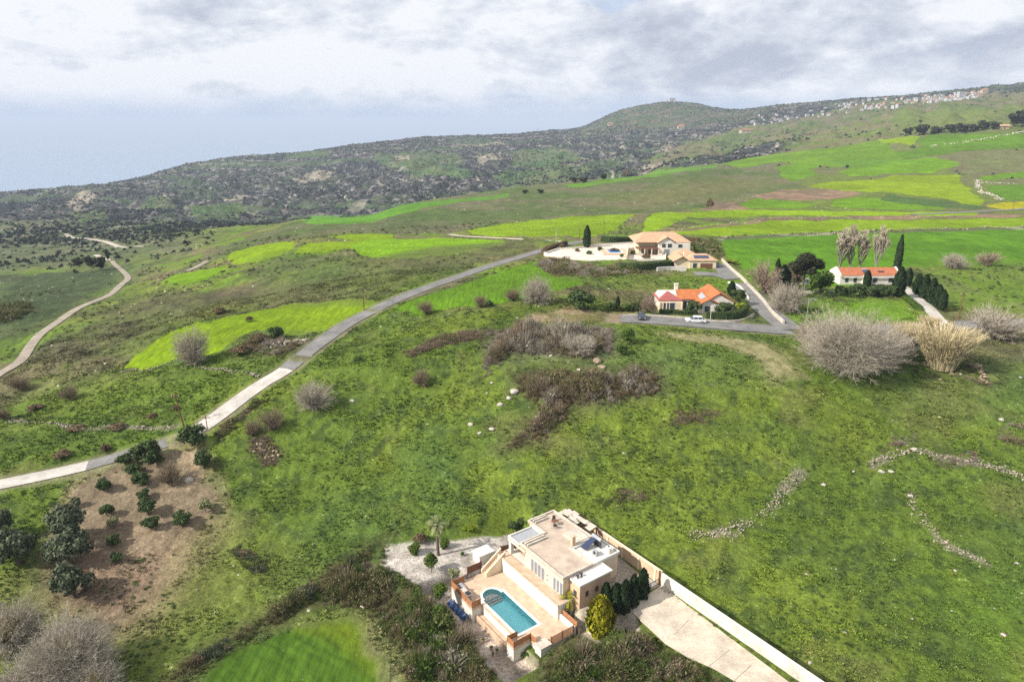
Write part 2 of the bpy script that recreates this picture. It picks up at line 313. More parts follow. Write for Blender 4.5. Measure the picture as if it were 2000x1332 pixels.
for p,c_,dm in (
 ([(240,719),(263,696),(338,648),(390,629),(398,636),(420,625),(488,610),(563,595),(640,588),(735,584),(738,600),(700,616),(638,644),(586,655),(555,655),(552,642),(500,645),(469,659),(432,685),(405,693),(349,700),(300,719)],YG,45),
 ([(315,550),(338,539),(424,522),(450,515),(443,529),(405,546),(368,556),(330,555)],(.135,.245,.006),45),
 ([(447,507),(450,494),(495,481),(563,471),(578,476),(570,489),(533,505),(500,512),(465,516)],YG,45),
 ([(575,496),(595,476),(650,470),(665,472),(700,471),(640,462),(725,455),(772,457),(772,464),(750,470),(690,481),(640,490)],YG,45),
 ([(682,485),(700,475),(737,466),(800,466),(900,466),(975,470),(994,473),(975,481),(925,490),(850,502),(775,509),(725,505),(695,497)],(.155,.29,.006),45),
 ([(595,430),(607,421),(660,422),(712,424),(750,412),(787,400),(830,395),(925,387),(990,378),(1000,384),(925,393),(850,402),(775,420),(725,437),(650,440),(605,438)],(.10,.235,.02),45),
 ([(905,455),(940,445),(1000,436),(1100,425),(1180,421),(1240,419),(1225,430),(1200,450),(1150,466),(1060,464),(950,459)],YG,45),
 ([(1260,430),(1272,418),(1337,415),(1400,412),(1500,412),(1700,413),(1900,414),(1900,421),(1700,422),(1500,422),(1400,426),(1337,428),(1312,440),(1282,450),(1255,452)],(.19,.30,.006),45),
 ([(1290,456),(1375,438),(1500,432),(1800,430),(2100,424),(2100,442),(1800,449),(1640,452),(1500,457),(1400,462),(1320,462)],YG,45),
 ([(1407,472),(1480,457),(1640,457),(1740,454),(2100,442),(2100,512),(1860,522),(1770,521),(1700,560),(1560,560),(1440,520),(1415,500)],(.088,.205,.007),45),
 ([(1925,404),(1940,397),(2100,390),(2100,406),(1960,409)],(.36,.34,.004),45),
 ([(1620,392),(1675,386),(1775,390),(1850,400),(1837,407),(1725,410),(1650,407),(1625,401)],(.115,.225,.008),45),
 ([(1575,362),(1625,355),(1700,352),(1750,342),(1875,342),(1900,375),(1920,392),(1912,407),(1850,388),(1725,377),(1625,372)],(.19,.27,.006),45),
 ([(1630,337),(1675,327),(1750,315),(1825,307),(1870,315),(1862,325),(1812,338),(1725,341),(1675,346)],(.135,.26,.008),45),
 ([(1512,327),(1550,322),(1592,320),(1596,335),(1575,347),(1550,354),(1525,347)],(.105,.21,.009),45),
 ([(1410,320),(1462,308),(1560,296),(1675,280),(1712,276),(1745,290),(1775,310),(1675,330),(1600,325),(1550,320),(1500,318),(1440,328)],(.118,.215,.010),45),
 ([(1715,273),(1775,266),(1795,267),(1776,285),(1725,281)],(.20,.30,.008),45),
 ([(1780,276),(1812,263),(1900,260),(2100,250),(2100,285),(1875,296),(1775,312),(1745,300),(1800,288)],(.090,.18,.010),45),
 ([(1905,347),(2100,325),(2100,345),(1915,352)],(.12,.24,.01),45),
 ([(1930,362),(2100,358),(2100,392),(1960,392)],(.090,.19,.010),45),
 ([(1425,405),(1480,387),(1560,395),(1600,400),(1560,408)],(.115,.225,.008),45),
 ([(1100,362),(1170,352),(1240,345),(1330,330),(1400,322),(1400,327),(1250,350),(1120,368)],(.10,.20,.02),45),
 ([(768,604),(840,575),(960,537),(1050,510),(1090,528),(1140,545),(1135,560),(1060,575),(1000,590),(900,600),(815,614)],(.105,.215,.008),45),
 ([(370,1345),(430,1288),(520,1246),(600,1215),(690,1208),(735,1240),(762,1290),(775,1345)],(.062,.125,.012),40)):
    paint(p,c_,.97,dmin=dm,var=(g5 if dm>0 else g1,tuple(q*.8 for q in c_),.35,.65),crop=1.,rough=.25)
paint([(600,1225),(690,1210),(730,1245),(742,1300),(700,1262)],(.21,.24,.01),.5,soft=3,crop=1,rough=.3)
# stony borders of the fields
for p in ([(1300,452),(1500,427),(2000,418),(2000,424),(1500,432),(1330,452)],[(1370,411),(1400,392),(1450,402),(1475,412)],[(1466,386),(1530,371),(1600,370),(1690,378),(1640,388),(1560,393),(1520,389)]):
    paint(p,(.25,.155,.11),.85,var=(g6,(.16,.11,.08),.4,.6),scr=.0)
paint([(1400,462),(1640,453),(2000,443),(2000,449),(1640,459),(1400,470)],(.10,.105,.055),.8,var=(g6,(.28,.26,.2),.6,.7))
paint([(1725,380),(1850,392),(1925,405),(1900,410),(1800,402),(1720,392)],(.055,.10,.03),.8)
paint([(1600,315),(1790,310),(1810,318),(1640,330)],(.045,.12,.02),.35,soft=15); paint([(1870,300),(2050,290),(2050,335),(1900,330)],(.13,.135,.06),.7,soft=10)
paint([(1800,225),(2050,215),(2050,262),(1920,262),(1830,262),(1740,262)],(.11,.14,.035),.7,soft=20)
# brown rough pasture and shrubby banks left of the road
for p,c_,al in (([(60,690),(200,615),(330,575),(520,560),(700,520),(640,560),(420,600),(320,640),(230,700),(120,730)],(.105,.095,.055),.65),([(380,590),(560,560),(700,510),(860,480),(1040,470),(1030,490),(860,535),(740,590),(520,595)],(.105,.115,.042),.75),
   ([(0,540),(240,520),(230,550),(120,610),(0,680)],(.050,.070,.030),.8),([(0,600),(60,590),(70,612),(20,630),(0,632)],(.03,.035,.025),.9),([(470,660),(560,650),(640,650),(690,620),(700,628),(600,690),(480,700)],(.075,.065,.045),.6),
   ([(500,505),(560,495),(700,500),(690,540),(560,560),(500,540)],(.075,.125,.03),.6),([(0,820),(330,845),(330,860),(0,900)],(.09,.16,.02),.4),([(60,745),(480,720),(470,800),(60,800)],(.125,.185,.025),.55)):
    paint(p,c_,al,soft=6,var=(g2,tuple(q*.7 for q in c_),.4,.7))
# orchard soil, garden, drive, verges
SOIL=[(140,945),(230,905),(330,880),(400,868),(425,960),(432,1010),(405,1060),(372,1120),(330,1180),(285,1230),(225,1248),(160,1200),(112,1170),(95,1100),(110,1020),(130,975)]
UND=(.075,.065,.035)
for p in ([(600,1185),(640,1140),(700,1098),(765,1100),(800,1140),(850,1185),(890,1208),(930,1262),(985,1345),(790,1345),(765,1262),(735,1215),(690,1185)],[(1045,1345),(1062,1300),(1108,1250),(1150,1240),(1195,1232),(1250,1232),(1300,1268),(1350,1292),(1430,1345)],[(330,1310),(430,1248),(560,1168),(612,1130),(700,1078),(760,1045),(720,1105),(640,1160),(560,1208),(440,1275),(350,1345),(290,1345)]): paint(p,UND,.9,soft=2,var=(g3,(.06,.075,.03),.4,.7))
paint([(740,1215),(765,1262),(785,1345),(765,1345),(745,1280),(700,1212)],(.24,.22,.11),.8,soft=1.5); paint([(560,1215),(690,1190),(740,1215),(700,1212),(600,1222)],(.14,.15,.06),.6,soft=1.5)
paint([(1590,770),(1680,800),(1730,870),(1700,900),(1620,880)],(.135,.165,.022),.6,soft=5); paint([(1830,1150),(2050,1120),(2100,1250),(1900,1260)],(.085,.150,.018),.6,soft=6); paint([(1700,750),(1880,740),(1900,800),(1760,830)],(.14,.155,.045),.5,soft=5)
paint(SOIL,(.285,.22,.14),1,soft=2.2,var=(g2,(.20,.155,.10),.42,.6),rough=.5)
paint([(130,1080),(420,1040),(372,1120),(285,1230),(225,1248),(112,1180)],(.215,.145,.098),.75,soft=8,var=(g3,(.16,.11,.075),.4,.7),rough=.7)
paint([(420,1045),(520,1080),(590,1130),(430,1230),(300,1290),(270,1240),(340,1180)],(.165,.185,.045),.65,soft=8)
paint([(1010,632),(1040,612),(1120,603),(1240,612),(1240,628),(1120,632)],(.30,.22,.14),.85,soft=1.5,var=(g2,(.16,.14,.06),.45,.65),rough=.4)
paint([(1290,648),(1400,655),(1500,672),(1575,735),(1500,745),(1470,700),(1400,672),(1300,660)],(.28,.25,.13),.9,soft=2.,var=(g3,(.20,.19,.08),.45,.75),rough=.4)
paint([(1180,690),(1300,668),(1420,690),(1480,740),(1380,750),(1200,720)],(.105,.155,.045),.55,soft=5,rough=.5)
paint([(950,650),(1190,645),(1200,690),(1170,705),(1060,700),(960,700)],(.15,.135,.10),.7,soft=4)
paint([(990,720),(1290,720),(1300,765),(1130,810),(1080,850),(970,880),(1060,800),(1000,760)],(.095,.085,.05),.8,soft=3)
paint([(1570,620),(1700,582),(1770,588),(1790,622),(1700,640)],(.12,.22,.015),.8,soft=2,rough=.3)
paint([(1070,505),(1140,520),(1240,530),(1380,560),(1200,560),(1080,540)],(.11,.14,.035),.6,soft=3)
paint([(1820,500),(2100,515),(2100,600),(1860,610),(1780,560)],(.115,.19,.02),.6,soft=5,rough=.5)
paint(GARDEN,(.50,.455,.40),1,world=True,sharp=False,soft=.5,var=(g3,(.38,.34,.29),.3,.8),rough=.25)
paint(rect(-6.5,13.5,-5.4,-.2),(.50,.42,.34),1,world=True,sharp=True,soft=.5,var=(g3,(.36,.29,.23),.35,.7),rough=.3)
paint(rect(10.3,17,7,14),(.42,.36,.28),1,world=True,soft=.3,rough=.3)
paint([V(-5,12.5),V(-8,19),V(0,22),V(10,21),V(10,6)],(.4,.34,.27),1,world=True,sharp=True,rough=.3)
for k in ('c','b','f'):
    P,wd=ROADS[k]; 
# pebbly verge of the road
for k,al in (('l',.5),('c',.5)):
    P,wd=ROADS[k]; nn=[]
    for q in range(0,len(P)-1,14):
        ch=P[q:q+15]; a,b=sub([(p.x,p.y) for p in ch],4); d,_=segdist([(p.x,p.y) for p in ch],WX[a,b],WY[a,b],False); m=(1-smooth(wd/2+.2,wd/2+2.0,d+wn1[a,b]*2))*al
        COL[a,b]=COL[a,b]*(1-m)[...,None]+np.array((.24,.20,.14))*m[...,None]
for pts_,w0 in (([(1562,924),(1535,952),(1512,985),(1490,1008),(1465,1022),(1430,1032),(1400,1044),(1348,1046)],1.1),([(1700,908),(1735,893),(1785,882),(1830,893),(1900,905),(1960,918),(2010,938)],.7),([(1775,968),(1800,1010),(1828,1045),(1850,1068),(1890,1085),(1930,1102)],.6),([(20,822),(80,827),(120,831),(165,839),(215,834),(300,838),(345,832)],.7)):
    P=[(q.x,q.y) for q in line(pts_,2.)]
    for q in range(0,len(P)-1,10):
        ch=P[q:q+11]
        if len(ch)<2: continue
        a,b=sub(ch,3); d,_=segdist(ch,PX[a,b]*.4+WX[a,b]*.6,PY[a,b]*.4+WY[a,b]*.6,False); m=(1-smooth(w0*.5,w0*1.5,d))*.55*smooth(.38,.58,g2[a,b]); COL[a,b]=COL[a,b]*(1-m)[...,None]+np.array((.235,.205,.155))*m[...,None]
# ------------------------------------------------------------------ apply relief and build the ground
keep=(1-FLAT)*ROUGH
ridge_att=1-.85*smooth(math.log(1900),math.log(2300),lnD)*0
H+=keep*near*(n1*.6+np.maximum(n2,-.15)*.6)+(1-FLAT)*ROUGH*(1-near)*(1-far)*(n1*1.3+n4*3.0+np.maximum(n2,-.1)*1.0*(1-smooth(math.log(300),math.log(600),lnD)))+far*(n3*42*smooth(math.log(1000),math.log(1500),lnD)*(1-smooth(math.log(2000),math.log(2500),lnD)*.7)+n4*6)*ROUGH
H+=CROP*near*((fbm(WX*.55+WY*.83,WX*-.15+WY*.1,.9,1,91)-.5)*.22+(fbm(WX,WY,1.3,2,93)-.5)*.3)
def rgba(c_): return np.concatenate([np.clip(c_,0,1),np.ones(c_.shape[:-1]+(1,))],-1)
me=bpy.data.meshes.new('ground'); nv=NA*NS
me.vertices.add(nv); me.vertices.foreach_set('co',np.stack([WX,WY,H],-1).reshape(-1).astype(np.float32))
ii,jj=np.meshgrid(np.arange(NA-1),np.arange(NS-1),indexing='ij'); v0=(ii*NS+jj).ravel()
Q=np.stack([v0,v0+NS,v0+NS+1,v0+1],-1); nf=len(Q)
me.loops.add(nf*4); me.loops.foreach_set('vertex_index',Q.ravel().astype(np.int32)); me.polygons.add(nf)
me.polygons.foreach_set('loop_start',np.arange(0,nf*4,4,dtype=np.int32)); me.update(calc_edges=True)
me.shade_smooth()
ca=me.color_attributes.new('col','FLOAT_COLOR','POINT'); ca.data.foreach_set('color',rgba(COL).ravel().astype(np.float32))
cb_=me.color_attributes.new('zone','FLOAT_COLOR','POINT'); cb_.data.foreach_set('color',np.stack([SCR,CROP,ROUGH*(1-FLAT),np.ones_like(SCR)],-1).ravel().astype(np.float32))
ground=bpy.data.objects.new('ground',me); scn.collection.objects.link(ground); ground['kind']='structure'
# ------------------------------------------------------------------ materials
def mat(name,rough=.9,spec=.2):
    global N,L
    m=bpy.data.materials.new(name); m.use_nodes=True; N=m.node_tree.nodes; L=m.node_tree.links; b=N['Principled BSDF']
    b.inputs['Roughness'].default_value=rough; b.inputs['Specular IOR Level'].default_value=spec; return m,b
def objvec(space='Object'):
    t=nd('ShaderNodeTexCoord'); return t.outputs[space]
def tnoise(vec,scale,detail=3,rough=.6,dist=0):
    n=nd('ShaderNodeTexNoise'); setin(n,Scale=scale,Detail=detail,Roughness=rough,Distortion=dist); L.new(vec,n.inputs['Vector']); return n.outputs[0]
def bump(b,h,strength=.5,dist=.1):
    n=nd('ShaderNodeBump'); n.inputs['Strength'].default_value=strength; n.inputs['Distance'].default_value=dist; L.new(h,n.inputs['Height']); L.new(n.outputs[0],b.inputs['Normal'])
m_ground,b=mat('ground_cover',.95,.1); at=nd('ShaderNodeAttribute',attribute_name='col'); zn=nd('ShaderNodeAttribute',attribute_name='zone')
zs_=nd('ShaderNodeSeparateColor'); L.new(zn.outputs['Color'],zs_.inputs[0]); scr_,crop_,rg_=zs_.outputs[:3]
ov=objvec(); a_=tnoise(ov,2.6,4,.7); b_=tnoise(ov,.55,4,.65); c3=tnoise(ov,.09,5,.7); d_=tnoise(ov,9,2,.6)
v1=ramp(a_,[(.30,.50),(.5,.95),(.72,1.5)]); v2=ramp(b_,[(.32,.78),(.5,1.0),(.68,1.22)]); v3=ramp(c3,[(.3,.82),(.7,1.2)])
fine_=mix(1.,mix(1.,v1,v2,'MULTIPLY'),v3,'MULTIPLY')
# crops: drilled rows, softer mottling
mp=nd('ShaderNodeMapping'); mp.inputs['Rotation'].default_value=(0,0,R(28)); mp.inputs['Scale'].default_value=(1,.10,1); L.new(ov,mp.inputs[0])
rows=tnoise(mp.outputs[0],1.5,3,.6); vr=ramp(rows,[(.35,.74),(.65,1.22)]); vc=mix(1.,vr,ramp(c3,[(.3,.72),(.5,1.),(.7,1.22)]),'MULTIPLY')
k1=mix(crop_,fine_,vc)
# scrub: dark bushes and pale rock between them
vo=nd('ShaderNodeTexVoronoi'); vo.inputs['Scale'].default_value=.13; L.new(ov,vo.inputs['Vector'])
sb=ramp(vo.outputs['Distance'],[(.25,.60),(.6,1.2)]); sc2=mix(1.,sb,ramp(tnoise(ov,.05,5,.75),[(.35,.65),(.52,1.0),(.70,1.7)]),'MULTIPLY')
k2=mix(scr_,k1,sc2)
col=mix(1.,at.outputs['Color'],k2,'MULTIPLY')
# dots of small white and yellow wild flowers and dry stems in the rough grass
fl=nd('ShaderNodeTexVoronoi'); fl.inputs['Scale'].default_value=1.1; L.new(ov,fl.inputs['Vector']); fm=mth('MULTIPLY',mth('LESS_THAN',fl.outputs['Distance'],.13),mth('GREATER_THAN',b_,.56)); fm=mth('MULTIPLY',fm,mth('MULTIPLY',rg_,mth('SUBTRACT',1.,scr_)))
col=mix(mth('MULTIPLY',fm,.6),col,(.50,.48,.36))
L.new(col,b.inputs['Base Color']); bump(b,mth('ADD',a_,d_),.7,.22); me.materials.append(m_ground)
def tint(name,colr,var=.25,sc=1.5,rough=.85,spec=.25,bm_=.3,colb=None,bd=.03,det=4):
    m,b=mat(name,rough,spec); ov=objvec(); n=tnoise(ov,sc,det,.65); n2=tnoise(ov,sc*9,2,.6)
    f=ramp(n,[(.3,1-var),(.7,1+var)]); c_=mix(1.,mix(ramp(n2,[(.35,0.),(.65,1.)]),tuple(colr),tuple(colb or [q*.82 for q in colr])),f,'MULTIPLY')
    L.new(c_,b.inputs['Base Color'])
    if bm_: bump(b,n2,bm_,bd)
    return m
# sea
sm=bpy.data.meshes.new('sea'); a0=150000; sm.from_pydata([(-a0,1500,-620),(a0,1500,-620),(a0,a0,-620),(-a0,a0,-620)],[],[(0,1,2,3)]); so=bpy.data.objects.new('sea',sm); scn.collection.objects.link(so); so['kind']='structure'
m_sea,b=mat('sea_water',.35,.5); b.inputs['Base Color'].default_value=(.20,.28,.38,1); bump(b,tnoise(objvec(),.004,3),.3,3); sm.materials.append(m_sea)
# haze
def haze():
    x0,x1,y0,y1,z0,z1=-60000,60000,-300,70000,-790,262
    vs=[(x,y,z) for x in (x0,x1) for y in (y0,y1) for z in (z0,z1)]; fs=[(0,1,3,2),(4,6,7,5),(0,4,5,1),(2,3,7,6),(0,2,6,4),(1,5,7,3)]
    m=bpy.data.meshes.new('haze'); m.from_pydata(vs,[],fs); o=bpy.data.objects.new('haze',m); scn.collection.objects.link(o); o['kind']='stuff'
    k=bpy.data.materials.new('haze_air'); k.use_nodes=True; t=k.node_tree; 
    for n in list(t.nodes): t.nodes.remove(n)
    o_=t.nodes.new('ShaderNodeOutputMaterial'); v_=t.nodes.new('ShaderNodeVolumePrincipled'); v_.inputs['Density'].default_value=8.5e-5; v_.inputs['Color'].default_value=(.66,.77,.95,1); v_.inputs['Anisotropy'].default_value=0.
    t.links.new(v_.outputs[0],o_.inputs['Volume']); m.materials.append(k)
HAZE=True
if HAZE: haze()
# ------------------------------------------------------------------ roads
m_asph=tint('asphalt',(.205,.20,.19),.25,.25,.9,.2,.2,colb=(.15,.146,.14)); m_conc=tint('concrete',(.47,.44,.40),.22,.35,.9,.2,.2,colb=(.38,.35,.31))
m_dirt=tint('dirt_track',(.32,.275,.22),.25,.3,.95,.1,.4); m_pale=tint('pale_track',(.46,.41,.33),.25,.1,.95,.1,.3)
def ribbon(name,P,wd,m,lift=.04,k0=0,k1=None,th=0):
    P=P[k0:k1]; vs=[];fs=[]
    for i,p in enumerate(P):
        t=(P[min(i+1,len(P)-1)]-P[max(i-1,0)]); t.z=0; t.normalize(); n=Vector((-t.y,t.x,0))
        for q in (-1,-.33,.33,1): vs.append(p+n*(wd/2*q)+Vector((0,0,lift+.03*(1-q*q))))
        if i: 
            a=4*i
            for q in range(3): fs.append((a-4+q,a-3+q,a+1+q,a+q))
    me=bpy.data.meshes.new(name); me.from_pydata(vs,[],fs); me.materials.append(m); me.update()
    if me.polygons and me.polygons[0].normal.z<0: me.flip_normals()
    o=bpy.data.objects.new(name,me); scn.collection.objects.link(o); o['kind']='structure'; return o
P,wd=ROADS['l']
def near_k(P,px,py):
    g=G(px,py); return min(range(len(P)),key=lambda i:(P[i].x-g.x)**2+(P[i].y-g.y)**2)
ks=[near_k(P,*q) for q in ((172,910),(395,833),(552,722))]
ribbon('road',P,wd,m_conc,.04,0,ks[0]+1); ribbon('road',P,wd,m_asph,.04,ks[0],ks[1]+1); ribbon('road',P,wd,m_conc,.04,ks[1],ks[2]+1); ribbon('road',P,wd,m_asph,.04,ks[2],None)
for k,z_,m in (('c',.05,m_asph),('b',.075,m_asph),('f',.06,m_asph),('d',.05,m_conc)): P,wd=ROADS[k]; ribbon('road',P,wd,m,z_)
for (P,wd),q in zip(TR,range(9)): ribbon('path',P,wd,(m_dirt,m_pale,m_pale,m_pale,m_dirt,m_pale,m_asph)[q],.06)
# ------------------------------------------------------------------ builders
def tag(o,label=None,cat=None,group=None,kind=None):
    if label: o['label']=label
    if cat: o['category']=cat
    if group: o['group']=group
    if kind: o['kind']=kind
    return o
def empty(name,loc,rz=0,**k):
    o=bpy.data.objects.new(name,None); o.empty_display_size=.3; o.location=loc; o.rotation_euler=(0,0,rz); scn.collection.objects.link(o); return tag(o,**k)
class MB:
    def __init__(s): s.v=[]; s.f=[]
    def add(s,vs,fs):
        n=len(s.v); s.v+= [tuple(p) for p in vs]; s.f+=[tuple(i+n for i in f) for f in fs]; return s
    def box(s,x0,x1,y0,y1,z0,z1,rz=0,c=None):
        vs=[(x,y,z) for z in (z0,z1) for x,y in ((x0,y0),(x1,y0),(x1,y1),(x0,y1))]
        if rz:
            c=c or ((x0+x1)/2,(y0+y1)/2); a,b=math.cos(rz),math.sin(rz); vs=[(c[0]+(x-c[0])*a-(y-c[1])*b,c[1]+(x-c[0])*b+(y-c[1])*a,z) for x,y,z in vs]
        return s.add(vs,[(3,2,1,0),(4,5,6,7),(0,1,5,4),(1,2,6,5),(2,3,7,6),(3,0,4,7)])
    def hexa(s,b,t): return s.add(list(b)+list(t),[(3,2,1,0),(4,5,6,7),(0,1,5,4),(1,2,6,5),(2,3,7,6),(3,0,4,7)])
    def tube(s,pts,r,n=6,cap=True):
        pts=[Vector(p) for p in pts]; rs=r if isinstance(r,(list,tuple)) else [r]*len(pts); vs=[];fs=[]
        for i,p in enumerate(pts):
            t=(pts[min(i+1,len(pts)-1)]-pts[max(i-1,0)]).normalized(); a=t.orthogonal().normalized() if abs(t.z)<.99 else Vector((1,0,0)); b_=t.cross(a)
            for k in range(n): q=2*math.pi*k/n; vs.append(p+(a*math.cos(q)+b_*math.sin(q))*rs[i])
            if i: fs+=[((i-1)*n+k,(i-1)*n+(k+1)%n,i*n+(k+1)%n,i*n+k) for k in range(n)]
        if cap: fs+=[tuple(range(n))[::-1],tuple(range((len(pts)-1)*n,len(pts)*n))]
        return s.add(vs,fs)
    def prism(s,P,z0,z1):
        n=len(P); A=sum(P[i][0]*P[(i+1)%n][1]-P[(i+1)%n][0]*P[i][1] for i in range(n)); P=P if A>0 else P[::-1]
        return s.add([(x,y,z0) for x,y in P]+[(x,y,z1) for x,y in P],[tuple(range(n))[::-1],tuple(range(n,2*n))]+[(i,(i+1)%n,n+(i+1)%n,n+i) for i in range(n)])
    def ring(s,P,w_,z0,z1):      # parapet following a closed outline, thickness w_ inwards
        n=len(P); A=sum(P[i][0]*P[(i+1)%n][1]-P[(i+1)%n][0]*P[i][1] for i in range(n)); P=P if A>0 else P[::-1]; I=[]
        for i in range(n):
            a,b,c_=Vector(P[i-1]),Vector(P[i]),Vector(P[(i+1)%n]); d1=(b-a).normalized(); d2=(c_-b).normalized(); n1_=Vector((-d1.y,d1.x)); n2_=Vector((-d2.y,d2.x)); m=(n1_+n2_); m/=max(m.dot(n1_),.3); I.append(b+m*w_)
        vs=[(*p,z) for z in (z0,z1) for p in P]+[(p.x,p.y,z) for z in (z0,z1) for p in I]
        for i in range(n):
            j=(i+1)%n; s.add([],[]); 
        k=len(s.v); s.v+=vs
        for i in range(n):
            j=(i+1)%n; s.f+=[(k+i,k+j,k+n+j,k+n+i),(k+3*n+i,k+3*n+j,k+2*n+j,k+2*n+i),(k+n+i,k+n+j,k+3*n+j,k+3*n+i),(k+2*n+i,k+2*n+j,k+j,k+i)]
        return s
    def slab(s,outer,holes,z0,z1):
        bm=bmesh.new(); loops=[]
        for P in [outer]+holes:
            vs=[bm.verts.new((x,y,z1)) for x,y in P]; loops.append(vs)
            for i in range(len(vs)): bm.edges.new((vs[i],vs[(i+1)%len(vs)]))
        bmesh.ops.triangle_fill(bm,edges=bm.edges[:],use_beauty=True); bm.verts.index_update()
        for f in bm.faces:
            if f.normal.z<0: f.normal_flip()
        s.add([v_.co[:] for v_ in bm.verts],[tuple(v_.index for v_ in f.verts) for f in bm.faces]); bm.free()
        for q,P in enumerate([outer]+holes):
            n=len(P); s.add([(x,y,z1) for x,y in P]+[(x,y,z0) for x,y in P],[(i,n+i,n+(i+1)%n,(i+1)%n) for i in range(n)])
        return s
    def mesh(s,name,m,bev=0,smooth_=False):
        me=bpy.data.meshes.new(name); me.from_pydata(s.v,[],s.f); 
        for q in (m if isinstance(m,(list,tuple)) else [m]): me.materials.append(q)
        bm=bmesh.new(); bm.from_mesh(me); bmesh.ops.recalc_face_normals(bm,faces=bm.faces[:])
        if bev: bmesh.ops.bevel(bm,geom=[e for e in bm.edges if len(e.link_faces)==2 and e.calc_face_angle(0)>.6],offset=bev,segments=2,affect='EDGES',profile=.6,clamp_overlap=True)
        bm.to_mesh(me); bm.free()
        if smooth_: me.shade_smooth()
        me.update(); return me
    def build(s,name,m,parent=None,loc=None,rz=0,bev=0,smooth_=False):
        o=bpy.data.objects.new(name,s.mesh(name,m,bev,smooth_)); scn.collection.objects.link(o)
        if parent: o.parent=parent
        if loc is not None: o.location=loc
        if rz: o.rotation_euler=(0,0,rz)
        return o
def copy_tree(o,parent=None,loc=None,rz=None,sc=None):
    c_=o.copy(); scn.collection.objects.link(c_); c_.parent=parent
    for ch in o.children: copy_tree(ch,c_)
    if loc is not None: c_.location=loc
    if rz is not None: c_.rotation_euler=(0,0,rz)
    if sc is not None: c_.scale=sc
    return c_
# paints
m_white=tint('white_render',(.70,.66,.59),.12,.5,.85,.2,.12,colb=(.61,.57,.50)); m_cream=tint('cream_render',(.66,.55,.39),.14,.5,.85,.2,.12,colb=(.68,.56,.40))
m_peach=tint('peach_render',(.56,.40,.275),.16,.5,.85,.2,.12,colb=(.56,.38,.25)); m_rooft=tint('roof_terrace',(.48,.39,.305),.2,.7,.85,.2,.2,colb=(.42,.335,.265))
m_stone=tint('pale_stone',(.60,.54,.46),.2,.8,.9,.2,.4,colb=(.40,.35,.28)); m_deck=tint('terracotta_paving',(.56,.41,.29),.22,1.0,.8,.3,.25,colb=(.48,.345,.24))
m_wood=tint('orange_wood',(.40,.185,.085),.25,3,.6,.3,.2); m_dwood=tint('brown_wood',(.17,.08,.045),.2,3,.7,.3,.2); m_dark=tint('dark_metal',(.03,.03,.035),.1,2,.5,.5,0)
m_glass,b=mat('window_glass',.08,.6); b.inputs['Base Color'].default_value=(.045,.06,.075,1)
m_pv,b=mat('solar_glass',.15,.6); b.inputs['Base Color'].default_value=(.03,.04,.09,1)
m_metal=tint('grey_metal',(.35,.36,.38),.1,2,.45,.5,0); m_blue=tint('blue_paint',(.012,.045,.14),.1,1,.6,.4,0); m_blind=tint('grey_blind',(.24,.24,.25),.1,3,.7,.2,0)
m_rub,b=mat('rubber',.85,.2); b.inputs['Base Color'].default_value=(.02,.02,.02,1)
def tiles(name,a,b2):
    m,b=mat(name,.8,.2); ov=objvec(); n=tnoise(ov,1.1,4,.7); w2=nd('ShaderNodeTexWave',wave_type='BANDS',bands_direction='X'); setin(w2,Scale=1.6,Distortion=.3); L.new(ov,w2.inputs['Vector'])
    n9=tnoise(ov,6,2,.6); c_=mix(ramp(n,[(.35,0.),(.65,1.)]),a,b2); c_=mix(1.,c_,ramp(n9,[(.3,.75),(.7,1.2)]),'MULTIPLY'); L.new(c_,b.inputs['Base Color']); bump(b,w2.outputs['Color'],.5,.08); return m
m_tile=tiles('orange_tiles',(.52,.18,.065),(.38,.125,.05)); m_tilep=tiles('pink_tiles',(.38,.12,.11),(.30,.09,.08)); m_tilec=tiles('sandy_tiles',(.52,.35,.22),(.44,.29,.18)); m_tiler=tiles('red_tiles',(.46,.165,.08),(.34,.12,.06))
# leaves and bark; face-to-face colour differences belong to the plants
def leafmat(name,a,b2,c2=None,sc=1.3,rough=.75):
    m,b=mat(name,rough,.15); ov=objvec(); n=tnoise(ov,sc,3,.6); n2=tnoise(ov,sc*7,1,.5); col=mix(ramp(n,[(.38,0.),(.62,1.)]),a,b2)
    col=mix(mth('MULTIPLY',ramp(n2,[(.5,0.),(.75,1.)]),.5),col,c2 or tuple(min(1,q*1.7) for q in a)); L.new(col,b.inputs['Base Color']); return m
lf_olive=leafmat('olive_leaves',(.078,.096,.052),(.11,.125,.072)); lf_dark=leafmat('dark_leaves',(.040,.066,.022),(.066,.098,.030)); lf_green=leafmat('green_leaves',(.045,.085,.014),(.080,.125,.018))
lf_citrus=leafmat('citrus_leaves',(.050,.085,.012),(.085,.125,.016)); lf_cyp=leafmat('cypress_leaves',(.018,.036,.014),(.034,.056,.020),sc=2); lf_gold=leafmat('golden_leaves',(.17,.185,.012),(.34,.30,.015),sc=4.)
lf_yel=leafmat('yellow_green_leaves',(.14,.19,.015),(.20,.23,.02)); lf_pine=leafmat('pine_needles',(.022,.028,.013),(.042,.044,.020)); lf_brown=leafmat('brown_leaves',(.115,.085,.045),(.16,.115,.065)); lf_pale=leafmat('pale_shrub_leaves',(.19,.21,.09),(.26,.25,.13))
lf_palm=leafmat('palm_leaves',(.17,.19,.08),(.24,.25,.12)); tw_grey=leafmat('grey_twigs',(.38,.335,.265),(.28,.245,.19)); tw_brown=leafmat('brown_twigs',(.225,.175,.115),(.155,.122,.08)); tw_gold=leafmat('golden_cane',(.50,.42,.25),(.38,.31,.18)); tw_oran=leafmat('russet_twigs',(.30,.23,.17),(.24,.18,.135))
m_bark=tint('bark',(.13,.10,.075),.2,3,.9,.1,.4); m_barkg=tint('grey_bark',(.25,.215,.18),.2,3,.9,.1,.4)
rng=np.random.default_rng(11)
